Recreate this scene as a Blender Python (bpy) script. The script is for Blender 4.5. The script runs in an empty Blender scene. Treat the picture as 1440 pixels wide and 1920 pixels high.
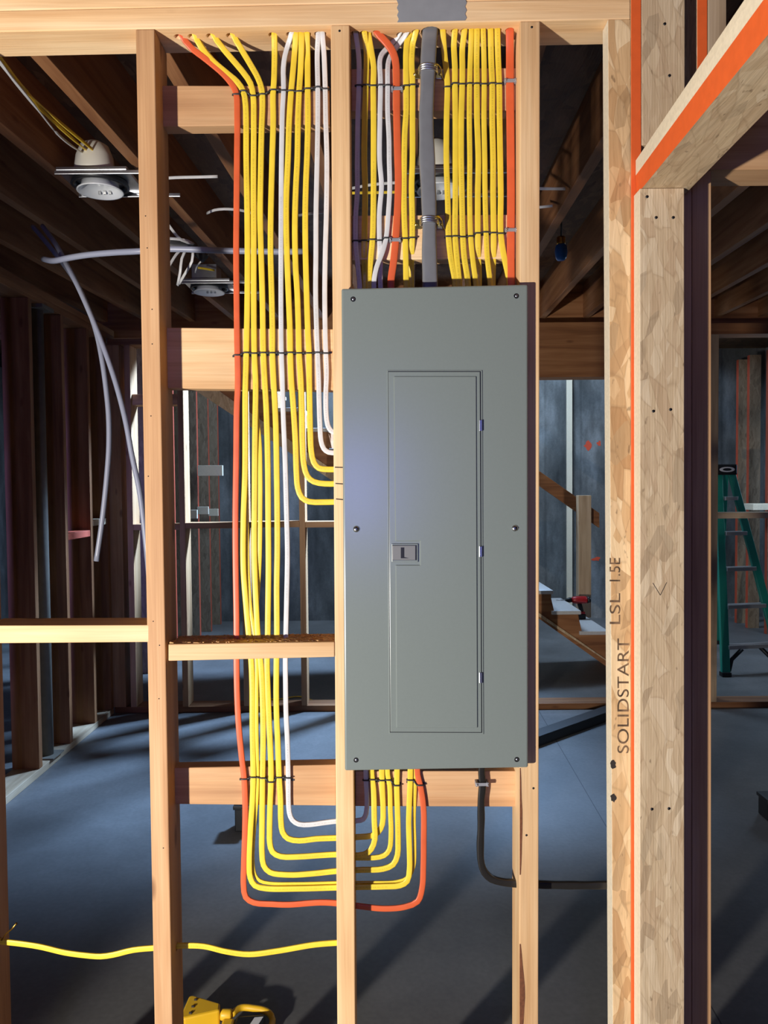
import bpy, bmesh, math, random
from mathutils import Vector, Matrix, Euler
random.seed(7)
C = bpy.context.scene.collection
SC = bpy.context.scene
# ------------------------------------------------------------------ camera
CAMZ = 1.48
PITCH, ROLL = math.radians(2.0), math.radians(-0.5)
F = 1442.0
cam = bpy.data.cameras.new('camera'); camo = bpy.data.objects.new('camera', cam); C.objects.link(camo)
cam.sensor_fit = 'HORIZONTAL'; cam.sensor_width = 36.0; cam.lens = 36.0 * F / 1440.0
cam.clip_start = 0.05; cam.clip_end = 60
CM = Matrix.Rotation(math.pi / 2 - PITCH, 3, 'X') @ Matrix.Rotation(ROLL, 3, 'Z')
camo.matrix_world = Matrix.Translation((0, 0, CAMZ)) @ CM.to_4x4()
SC.camera = camo
# ------------------------------------------------------------------ light and exposure
SC.view_settings.view_transform = 'Standard'; SC.view_settings.look = 'None'
SC.view_settings.gamma = 1.0; SC.view_settings.exposure = 0.0
SC.view_settings.use_curve_mapping = False
W = bpy.data.worlds.new('world'); SC.world = W; W.use_nodes = True
W.node_tree.nodes['Background'].inputs[0].default_value = (0.36, 0.42, 0.80, 1)
W.node_tree.nodes['Background'].inputs[1].default_value = 0.012


def lamp(name, kind, loc, power, col, look=None, **kw):
    l = bpy.data.lights.new(name, kind); l.energy = power; l.color = col
    for k, v in kw.items(): setattr(l, k, v)
    o = bpy.data.objects.new(name, l); C.objects.link(o); o.location = loc
    if look is not None:
        o.rotation_euler = (Vector(look) - Vector(loc)).to_track_quat('-Z', 'Y').to_euler()
    return o


# work light standing low to the left, in front of the wall
lamp('work_light', 'SPOT', (-1.75, -0.55, 0.80), 500, (1.0, 0.955, 0.885), (1.25, 1.05, 1.30), shadow_soft_size=0.05,
     spot_size=math.radians(104), spot_blend=0.15)
# blue daylight through an opening behind the photographer
lamp('daylight_window_behind', 'AREA', (-0.25, -3.0, 1.46), 22, (0.20, 0.25, 1.0), (-0.25, 0, 1.46),
     shape='RECTANGLE', size=0.32, size_y=0.75)
# daylight coming down the open stairwell at the far end
lamp('stairwell_daylight', 'AREA', (1.7, 7.1, 4.3), 260, (0.36, 0.60, 1.0), (-2.9, 3.7, 0.0),
     shape='RECTANGLE', size=0.6, size_y=0.5, spread=math.radians(76))
lamp('stairwell_daylight', 'AREA', (0.6, 6.8, 3.6), 120, (0.52, 0.73, 1.0), (0.5, 8.2, 1.2), shape='RECTANGLE', size=1.4, size_y=0.7)
# daylight from an opening in the right wall of the far room
lamp('daylight_window_right', 'AREA', (4.05, 6.5, 1.7), 26, (0.55, 0.74, 1.0), (2.2, 6.6, 0.9), shape='RECTANGLE', size=1.0, size_y=1.2)
lamp('blue_fill_left', 'AREA', (-2.3, -2.6, 1.6), 5, (0.26, 0.26, 1.0), (-2.45, 3.7, 1.3), shape='RECTANGLE', size=0.5, size_y=1.0, spread=math.radians(20))  # added blue fill lamp, narrow spread, tints only the left side wall studs


# ------------------------------------------------------------------ pixel helper
def P(px, py, d):
    v = CM @ Vector(((px - 720) / F, -(py - 960) / F, -1.0))
    return Vector((0, 0, CAMZ)) + v * (d / v.y)


def Pz(px, py, z):                       # where the sight line through a pixel meets a height
    v = CM @ Vector(((px - 720) / F, -(py - 960) / F, -1.0))
    return Vector((0, 0, CAMZ)) + v * ((z - CAMZ) / v.z)


def lin(c):
    def g(x):
        x /= 255.0
        return x / 12.92 if x <= 0.04045 else ((x + 0.055) / 1.055) ** 2.4
    return (g(c[0]), g(c[1]), g(c[2]), 1)


# ------------------------------------------------------------------ materials
MATS = {}


def newmat(name):
    m = bpy.data.materials.new(name); m.use_nodes = True
    return m, m.node_tree.nodes, m.node_tree.links, m.node_tree.nodes['Principled BSDF']


def nd(N, t, **kw):
    n = N.new(t)
    for k, v in kw.items(): setattr(n, k, v)
    return n


def ramp(N, stops):
    r = N.new('ShaderNodeValToRGB'); e = r.color_ramp.elements
    while len(e) < len(stops): e.new(0.5)
    for i, (p, c) in enumerate(stops): e[i].position = p; e[i].color = c
    return r


def plain(name, col, rough=0.5, metal=0.0, noise=0.0, spec=0.5, scale=40, emis=None, coat=0.0):
    m, N, L, b = newmat(name)
    c = lin(col)
    b.inputs['Base Color'].default_value = c; b.inputs['Roughness'].default_value = rough
    b.inputs['Metallic'].default_value = metal; b.inputs['Specular IOR Level'].default_value = spec
    b.inputs['Coat Weight'].default_value = coat
    if noise:
        t = nd(N, 'ShaderNodeTexCoord'); n = nd(N, 'ShaderNodeTexNoise'); n.inputs['Scale'].default_value = scale
        n.inputs['Detail'].default_value = 4; L.new(t.outputs['Object'], n.inputs['Vector'])
        r = ramp(N, [(0.3, tuple(x * (1 - noise) for x in c[:3]) + (1,)), (0.7, tuple(min(1, x * (1 + noise)) for x in c[:3]) + (1,))])
        L.new(n.outputs['Fac'], r.inputs[0]); L.new(r.outputs[0], b.inputs['Base Color'])
    return m


def mix(N, L, fac, a, b, mode='MIX'):
    x = nd(N, 'ShaderNodeMix', data_type='RGBA', blend_type=mode)
    for s, v in ((x.inputs[0], fac), (x.inputs[6], a), (x.inputs[7], b)):
        if hasattr(v, 'is_output'): L.new(v, s)
        elif isinstance(v, (int, float)): s.default_value = v
        else: s.default_value = v
    return x.outputs[2]


def math_(N, L, op, a, b=None, c=None):
    x = nd(N, 'ShaderNodeMath', operation=op)
    for s, v in zip(x.inputs, (a, b, c)):
        if v is None: continue
        if hasattr(v, 'is_output'): L.new(v, s)
        else: s.default_value = v
    return x.outputs[0]


def wood(name, axis, light, mid, dark, knots=1.0):
    """sawn softwood, grain along one object axis"""
    m, N, L, b = newmat(name)
    t = nd(N, 'ShaderNodeTexCoord'); oi = nd(N, 'ShaderNodeObjectInfo')
    off = nd(N, 'ShaderNodeVectorMath', operation='SCALE'); off.inputs[0].default_value = (13.7, 7.9, 5.3)
    L.new(oi.outputs['Random'], off.inputs['Scale'])
    ad = nd(N, 'ShaderNodeVectorMath', operation='ADD'); L.new(t.outputs['Object'], ad.inputs[0]); L.new(off.outputs[0], ad.inputs[1])

    def mp(along, across):
        s = [across] * 3; s['xyz'.index(axis)] = along
        k = nd(N, 'ShaderNodeMapping'); k.inputs['Scale'].default_value = s; L.new(ad.outputs[0], k.inputs[0]); return k.outputs[0]
    n1 = nd(N, 'ShaderNodeTexNoise'); n1.inputs['Scale'].default_value = 1; n1.inputs['Detail'].default_value = 5; n1.inputs['Distortion'].default_value = 0.6
    L.new(mp(1.3, 22), n1.inputs['Vector'])
    n2 = nd(N, 'ShaderNodeTexNoise'); n2.inputs['Scale'].default_value = 1; n2.inputs['Detail'].default_value = 3
    L.new(mp(5, 260), n2.inputs['Vector'])
    n3 = nd(N, 'ShaderNodeTexNoise'); n3.inputs['Scale'].default_value = 1; n3.inputs['Detail'].default_value = 2
    L.new(mp(3.0, 7), n3.inputs['Vector'])
    r = ramp(N, [(0.25, lin(dark)), (0.47, lin(mid)), (0.72, lin(light))]); L.new(n1.outputs['Fac'], r.inputs[0])
    fine = ramp(N, [(0.3, (0.88, 0.85, 0.81, 1)), (0.6, (1.03, 1.03, 1.03, 1))]); L.new(n2.outputs['Fac'], fine.inputs[0])
    c = mix(N, L, 0.75, r.outputs[0], fine.outputs[0], 'MULTIPLY')
    blot = ramp(N, [(0.3, (0.85, 0.78, 0.72, 1)), (0.65, (1.06, 1.04, 1.0, 1))]); L.new(n3.outputs['Fac'], blot.inputs[0])
    c = mix(N, L, 0.8, c, blot.outputs[0], 'MULTIPLY')
    v = nd(N, 'ShaderNodeTexVoronoi'); v.inputs['Scale'].default_value = 1; L.new(mp(3.6, 9.5), v.inputs['Vector'])
    kr = ramp(N, [(0.0, (1, 1, 1, 1)), (0.055, (0.8, 0.8, 0.8, 1)), (0.12, (0, 0, 0, 1))]); L.new(v.outputs['Distance'], kr.inputs[0])
    kf = math_(N, L, 'MULTIPLY', kr.outputs[0], 0.75 * knots)
    c = mix(N, L, kf, c, lin((105, 62, 36)))
    # each board has a tone of its own
    hs = nd(N, 'ShaderNodeHueSaturation'); L.new(c, hs.inputs['Color'])
    mr = nd(N, 'ShaderNodeMapRange'); mr.inputs['To Min'].default_value = 0.88; mr.inputs['To Max'].default_value = 1.1
    L.new(oi.outputs['Random'], mr.inputs[0]); L.new(mr.outputs[0], hs.inputs['Value'])
    L.new(hs.outputs[0], b.inputs['Base Color'])
    b.inputs['Roughness'].default_value = 0.62; b.inputs['Specular IOR Level'].default_value = 0.3
    bp = nd(N, 'ShaderNodeBump'); bp.inputs['Strength'].default_value = 0.12; bp.inputs['Distance'].default_value = 0.004
    L.new(n2.outputs['Fac'], bp.inputs['Height']); L.new(bp.outputs[0], b.inputs['Normal'])
    return m


def strand(name, axis, cols, along=7, across=26, rough=0.6, rib=0.0):
    """strand lumber / strand board: overlapping flat flakes"""
    m, N, L, b = newmat(name)
    t = nd(N, 'ShaderNodeTexCoord'); oi = nd(N, 'ShaderNodeObjectInfo')
    off = nd(N, 'ShaderNodeVectorMath', operation='SCALE'); off.inputs[0].default_value = (3.7, 4.9, 5.3); L.new(oi.outputs['Random'], off.inputs['Scale'])
    ad = nd(N, 'ShaderNodeVectorMath', operation='ADD'); L.new(t.outputs['Object'], ad.inputs[0]); L.new(off.outputs[0], ad.inputs[1])
    nz = nd(N, 'ShaderNodeTexNoise'); nz.inputs['Scale'].default_value = 9; nz.inputs['Detail'].default_value = 2; L.new(ad.outputs[0], nz.inputs['Vector'])
    wob = nd(N, 'ShaderNodeVectorMath', operation='SCALE'); L.new(nz.outputs['Color'], wob.inputs[0]); wob.inputs['Scale'].default_value = 0.022
    ad2 = nd(N, 'ShaderNodeVectorMath', operation='ADD'); L.new(ad.outputs[0], ad2.inputs[0]); L.new(wob.outputs[0], ad2.inputs[1])

    def mp(a, c, rot=(0, 0, 0)):
        s = [c] * 3; s['xyz'.index(axis)] = a
        r_ = nd(N, 'ShaderNodeMapping'); r_.inputs['Rotation'].default_value = rot; L.new(ad2.outputs[0], r_.inputs[0])
        k = nd(N, 'ShaderNodeMapping'); k.inputs['Scale'].default_value = s; L.new(r_.outputs[0], k.inputs[0]); return k.outputs[0]
    base = None
    v1 = nd(N, 'ShaderNodeTexVoronoi'); v1.inputs['Scale'].default_value = 1; L.new(mp(along, across, (0.22, 0.22, 0.22)), v1.inputs['Vector'])
    v2 = nd(N, 'ShaderNodeTexVoronoi'); v2.inputs['Scale'].default_value = 1; L.new(mp(along * 1.4, across * 1.2, (-0.3, -0.25, -0.3)), v2.inputs['Vector'])
    s1 = nd(N, 'ShaderNodeSeparateColor'); L.new(v1.outputs['Color'], s1.inputs[0])
    s2 = nd(N, 'ShaderNodeSeparateColor'); L.new(v2.outputs['Color'], s2.inputs[0])
    r1 = ramp(N, [(0.0, lin(cols[0])), (0.35, lin(cols[1])), (0.75, lin(cols[2])), (1.0, lin(cols[3]))]); L.new(s1.outputs[0], r1.inputs[0])
    r2 = ramp(N, [(0.0, lin(cols[0])), (0.2, lin(cols[1])), (0.8, lin(cols[2])), (1.0, lin(cols[3]))]); L.new(s2.outputs[1], r2.inputs[0])
    pick = math_(N, L, 'GREATER_THAN', s2.outputs[0], 0.62)
    c = mix(N, L, pick, r1.outputs[0], r2.outputs[0])
    e = nd(N, 'ShaderNodeTexVoronoi', feature='DISTANCE_TO_EDGE'); e.inputs['Scale'].default_value = 1; L.new(mp(along, across, (0.22, 0.22, 0.22)), e.inputs['Vector'])
    er = ramp(N, [(0.0, (1, 1, 1, 1)), (0.05, (0, 0, 0, 1))]); L.new(e.outputs['Distance'], er.inputs[0])
    c = mix(N, L, math_(N, L, 'MULTIPLY', er.outputs[0], 0.22), c, lin((120, 88, 56)))
    # a few darker flakes and resin specks
    dk = math_(N, L, 'GREATER_THAN', s2.outputs[2], 0.90)
    c = mix(N, L, math_(N, L, 'MULTIPLY', dk, 0.42), c, lin(tuple(v * .78 for v in cols[0])))
    lt = math_(N, L, 'GREATER_THAN', s1.outputs[2], 0.93)
    c = mix(N, L, math_(N, L, 'MULTIPLY', lt, 0.5), c, lin(cols[3]))
    sk = nd(N, 'ShaderNodeTexNoise'); sk.inputs['Scale'].default_value = 1; sk.inputs['Detail'].default_value = 2; L.new(mp(38, 95), sk.inputs['Vector'])
    sr = ramp(N, [(0.68, (0, 0, 0, 1)), (0.76, (1, 1, 1, 1))]); L.new(sk.outputs['Fac'], sr.inputs[0])
    c = mix(N, L, math_(N, L, 'MULTIPLY', sr.outputs[0], 0.55), c, lin((92, 66, 44)))
    n2 = nd(N, 'ShaderNodeTexNoise'); n2.inputs['Scale'].default_value = 1; n2.inputs['Detail'].default_value = 3; L.new(mp(6, 170), n2.inputs['Vector'])
    fr = ramp(N, [(0.3, (0.82, 0.78, 0.72, 1)), (0.65, (1.05, 1.05, 1.05, 1))]); L.new(n2.outputs['Fac'], fr.inputs[0])
    c = mix(N, L, 0.8, c, fr.outputs[0], 'MULTIPLY')
    if rib:        # planer ribs along the board
        wv = nd(N, 'ShaderNodeTexWave', wave_type='BANDS', bands_direction='X'); wv.inputs['Scale'].default_value = 62; wv.inputs['Distortion'].default_value = 1.2; wv.inputs['Detail Scale'].default_value = 0.4
        L.new(ad.outputs[0], wv.inputs['Vector'])
        rr = ramp(N, [(0.0, (0.86, 0.84, 0.80, 1)), (0.6, (1.03, 1.03, 1.03, 1))]); L.new(wv.outputs['Fac'], rr.inputs[0])
        c = mix(N, L, 0.7, c, rr.outputs[0], 'MULTIPLY')
    L.new(c, b.inputs['Base Color']); b.inputs['Roughness'].default_value = rough; b.inputs['Specular IOR Level'].default_value = 0.3
    bp = nd(N, 'ShaderNodeBump'); bp.inputs['Strength'].default_value = 0.25; bp.inputs['Distance'].default_value = 0.003
    h = math_(N, L, 'ADD', n2.outputs['Fac'], math_(N, L, 'MULTIPLY', s1.outputs[1], 0.6))
    L.new(h, bp.inputs['Height']); L.new(bp.outputs[0], b.inputs['Normal'])
    return m


FIR = ((240, 210, 168), (229, 191, 144), (206, 161, 112))
for ax in 'xyz':
    MATS['fir_' + ax] = wood('fir_' + ax, ax, *FIR)
    MATS['fir_red_' + ax] = wood('fir_red_' + ax, ax, (214, 176, 135), (201, 157, 114), (174, 130, 92))
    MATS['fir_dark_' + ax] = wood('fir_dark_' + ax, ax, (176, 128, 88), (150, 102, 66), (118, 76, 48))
    MATS['fir_gray_' + ax] = wood('fir_gray_' + ax, ax, (206, 186, 160), (190, 168, 140), (160, 138, 112), 0.6)
LS = ((192, 148, 102), (214, 174, 126), (226, 188, 140), (240, 210, 166))
LG = ((196, 169, 136), (202, 177, 144), (208, 184, 150), (220, 199, 168))
MATS['lsl_z'] = strand('lsl_z', 'z', LS, 7, 34)
MATS['lsl_gray_z'] = strand('lsl_gray_z', 'z', LG, 4.2, 44, rib=1.0)
MATS['lsl_gray_y'] = strand('lsl_gray_y', 'y', LG, 7, 36)
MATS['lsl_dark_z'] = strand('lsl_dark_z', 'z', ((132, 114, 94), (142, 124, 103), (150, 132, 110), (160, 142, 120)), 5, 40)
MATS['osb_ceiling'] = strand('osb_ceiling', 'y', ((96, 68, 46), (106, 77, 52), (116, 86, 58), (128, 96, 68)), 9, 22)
MATS['edge_pale'] = plain('edge_pale', (226, 212, 186), 0.75, noise=0.08, scale=150)
MATS['paint_orange'] = plain('paint_orange', (226, 96, 38), 0.65, noise=0.05, scale=60)
MATS['paint_red'] = plain('paint_red', (176, 74, 48), 0.65, noise=0.06, scale=60)
MATS['enamel'] = plain('enamel', (122, 130, 126), 0.24, noise=0.015, scale=200, spec=0.5)
MATS['enamel_box'] = plain('enamel_box', (120, 124, 122), 0.45)
MATS['latch'] = plain('latch', (118, 118, 118), 0.45)
MATS['black'] = plain('black', (18, 18, 20), 0.45)
MATS['black_tie'] = plain('black_tie', (52, 52, 54), 0.4)
MATS['staple_gray'] = plain('staple_gray', (140, 140, 146), 0.4)
MATS['steel'] = plain('steel', (200, 200, 200), 0.25, 1.0)
MATS['zinc'] = plain('zinc', (190, 192, 196), 0.32, 1.0, noise=0.1)
MATS['zinc_yellow'] = plain('zinc_yellow', (205, 190, 120), 0.3, 1.0, noise=0.15)
MATS['tape'] = plain('tape', (142, 144, 148), 0.42, noise=0.05, spec=0.6)
MATS['pex'] = plain('pex', (150, 154, 172), 0.35)
MATS['white_plastic'] = plain('white_plastic', (226, 222, 210), 0.5)
MATS['reflector'] = plain('reflector', (225, 228, 232), 0.3)
MATS['teal'] = plain('teal', (22, 130, 112), 0.45)
MATS['alu'] = plain('alu', (188, 186, 186), 0.4, 0.7)
MATS['drill_red'] = plain('drill_red', (170, 30, 36), 0.4)
MATS['blue_glass'] = plain('blue_glass', (44, 112, 190), 0.2)
MATS['brass'] = plain('brass', (190, 150, 70), 0.3, 1.0)
MATS['tread'] = plain('tread', (196, 193, 190), 0.6, noise=0.05)
MATS['column'] = plain('column', (112, 104, 92), 0.6, noise=0.12, scale=20)
MATS['cord_yellow'] = plain('cord_yellow', (226, 178, 36), 0.45)
MATS['label_white'] = plain('label_white', (214, 214, 216), 0.6)
MATS['ink'] = plain('ink', (48, 40, 36), 0.8)
MATS['ink_worn'] = plain('ink_worn', (104, 80, 58), 0.8, noise=0.7, scale=70)
MATS['bark'] = plain('bark', (112, 66, 40), 0.85, noise=0.3, scale=120)
MATS['paint_mark'] = plain('paint_mark', (196, 72, 44), 0.8)
MATS['sawdust'] = plain('sawdust', (226, 176, 116), 0.8, noise=0.2, scale=300)
MATS['wood_sheath'] = plain('wood_sheath', (70, 66, 70), 0.35)


def cable_mat(name, col, rough=0.38, ink=True):
    m, N, L, b = newmat(name)
    uv = nd(N, 'ShaderNodeUVMap'); sp = nd(N, 'ShaderNodeSeparateXYZ'); L.new(uv.outputs[0], sp.inputs[0])
    t = nd(N, 'ShaderNodeTexCoord'); n = nd(N, 'ShaderNodeTexNoise'); n.inputs['Scale'].default_value = 30; L.new(t.outputs['Object'], n.inputs['Vector'])
    c0 = lin(col)
    r = ramp(N, [(0.3, tuple(x * 0.93 for x in c0[:3]) + (1,)), (0.7, tuple(min(1, x * 1.05) for x in c0[:3]) + (1,))]); L.new(n.outputs['Fac'], r.inputs[0])
    c = r.outputs[0]
    if ink:   # the tiny printing along the jacket
        oi = nd(N, 'ShaderNodeObjectInfo')
        u = math_(N, L, 'ADD', sp.outputs['X'], math_(N, L, 'MULTIPLY', oi.outputs['Random'], 9.0))
        band = math_(N, L, 'LESS_THAN', math_(N, L, 'ABSOLUTE', math_(N, L, 'SUBTRACT', sp.outputs['Y'], 0.25)), 0.022)
        seg = math_(N, L, 'GREATER_THAN', math_(N, L, 'SINE', math_(N, L, 'MULTIPLY', u, 11.0)), 0.1)
        wn = nd(N, 'ShaderNodeTexNoise', noise_dimensions='1D'); wn.inputs['Scale'].default_value = 1; wn.inputs['Detail'].default_value = 0
        L.new(math_(N, L, 'MULTIPLY', u, 420.0), wn.inputs['W'])
        ch = math_(N, L, 'GREATER_THAN', wn.outputs['Fac'], 0.47)
        k = math_(N, L, 'MULTIPLY', math_(N, L, 'MULTIPLY', band, seg), math_(N, L, 'MULTIPLY', ch, 0.2))
        c = mix(N, L, k, c, lin((60, 50, 30)))
    L.new(c, b.inputs['Base Color']); b.inputs['Roughness'].default_value = rough
    b.inputs['Specular IOR Level'].default_value = 0.45
    return m


MATS['c_yellow'] = cable_mat('c_yellow', (240, 206, 62))
MATS['c_orange'] = cable_mat('c_orange', (216, 97, 55), ink=False)
MATS['c_white'] = cable_mat('c_white', (212, 211, 210))
MATS['c_gray'] = cable_mat('c_gray', (116, 117, 121), 0.26, ink=False)
_n = MATS['c_gray'].node_tree; _b = _n.nodes['Principled BSDF']       # the jacket is slightly lumpy and shiny
_t = _n.nodes.new('ShaderNodeTexCoord'); _x = _n.nodes.new('ShaderNodeTexNoise'); _x.inputs['Scale'].default_value = 32; _x.inputs['Detail'].default_value = 1
_p = _n.nodes.new('ShaderNodeBump'); _p.inputs['Strength'].default_value = 0.35; _p.inputs['Distance'].default_value = 0.005
_n.links.new(_t.outputs['Object'], _x.inputs['Vector']); _n.links.new(_x.outputs['Fac'], _p.inputs['Height']); _n.links.new(_p.outputs[0], _b.inputs['Normal'])
MATS['c_black'] = cable_mat('c_black', (34, 32, 30), 0.3, ink=False)


def concrete(name, cols, floor=False):
    m, N, L, b = newmat(name)
    t = nd(N, 'ShaderNodeTexCoord')
    n = nd(N, 'ShaderNodeTexNoise'); n.inputs['Scale'].default_value = 1.4 if floor else 2.6; n.inputs['Detail'].default_value = 9; n.inputs['Roughness'].default_value = 0.62
    k = nd(N, 'ShaderNodeMapping'); k.inputs['Scale'].default_value = (1, 1, 1 if floor else 0.35); L.new(t.outputs['Object'], k.inputs[0]); L.new(k.outputs[0], n.inputs['Vector'])
    r = ramp(N, [(0.3, lin(cols[0])), (0.5, lin(cols[1])), (0.7, lin(cols[2]))]); L.new(n.outputs['Fac'], r.inputs[0])
    n2 = nd(N, 'ShaderNodeTexNoise'); n2.inputs['Scale'].default_value = 60; n2.inputs['Detail'].default_value = 3; L.new(t.outputs['Object'], n2.inputs['Vector'])
    f = ramp(N, [(0.35, (0.88, 0.88, 0.88, 1)), (0.65, (1.06, 1.06, 1.06, 1))]); L.new(n2.outputs['Fac'], f.inputs[0])
    c = mix(N, L, 0.7, r.outputs[0], f.outputs[0], 'MULTIPLY')
    sp = nd(N, 'ShaderNodeSeparateXYZ'); L.new(t.outputs['Object'], sp.inputs[0])
    if floor:     # saw cut and two snapped chalk lines
        a, e = Pz(1010, 1440, 0), Pz(1140, 1720, 0)
        dx, dy = (e - a).xy.normalized()

        def line(p, dx, dy, w, col, s, c):
            q = math_(N, L, 'ADD', math_(N, L, 'MULTIPLY', math_(N, L, 'SUBTRACT', sp.outputs['X'], p.x), -dy), math_(N, L, 'MULTIPLY', math_(N, L, 'SUBTRACT', sp.outputs['Y'], p.y), dx))
            return mix(N, L, math_(N, L, 'MULTIPLY', math_(N, L, 'LESS_THAN', math_(N, L, 'ABSOLUTE', q), w), s), c, lin(col))
        c = line(a, dx, dy, 0.0022, (30, 30, 32), 0.8, c)
        c = line(Pz(720, 1783, 0), 1, 0, 0.0012, (190, 190, 190), 0.35, c)
        c = line(Pz(720, 1790, 0), 1, 0, 0.0012, (190, 190, 190), 0.25, c)
    else:         # board-form seams and pour stains
        w = nd(N, 'ShaderNodeTexWave', wave_type='BANDS', bands_direction='X'); w.inputs['Scale'].default_value = 0.82; w.inputs['Distortion'].default_value = 0.3
        L.new(t.outputs['Object'], w.inputs['Vector'])
        wr = ramp(N, [(0.0, (0.55, 0.55, 0.55, 1)), (0.02, (1, 1, 1, 1))]); L.new(w.outputs['Fac'], wr.inputs[0])
        c = mix(N, L, 0.5, c, wr.outputs[0], 'MULTIPLY')
    L.new(c, b.inputs['Base Color']); b.inputs['Roughness'].default_value = 0.5 if floor else 0.8
    b.inputs['Specular IOR Level'].default_value = 0.35
    bp = nd(N, 'ShaderNodeBump'); bp.inputs['Strength'].default_value = 0.05; bp.inputs['Distance'].default_value = 0.01; L.new(n.outputs['Fac'], bp.inputs['Height']); L.new(bp.outputs[0], b.inputs['Normal'])
    return m


MATS['floor'] = concrete('floor', ((86, 85, 84), (102, 101, 100), (118, 117, 116)), True)
MATS['concrete'] = concrete('concrete', ((50, 52, 52), (92, 94, 94), (142, 145, 146)))


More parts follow.
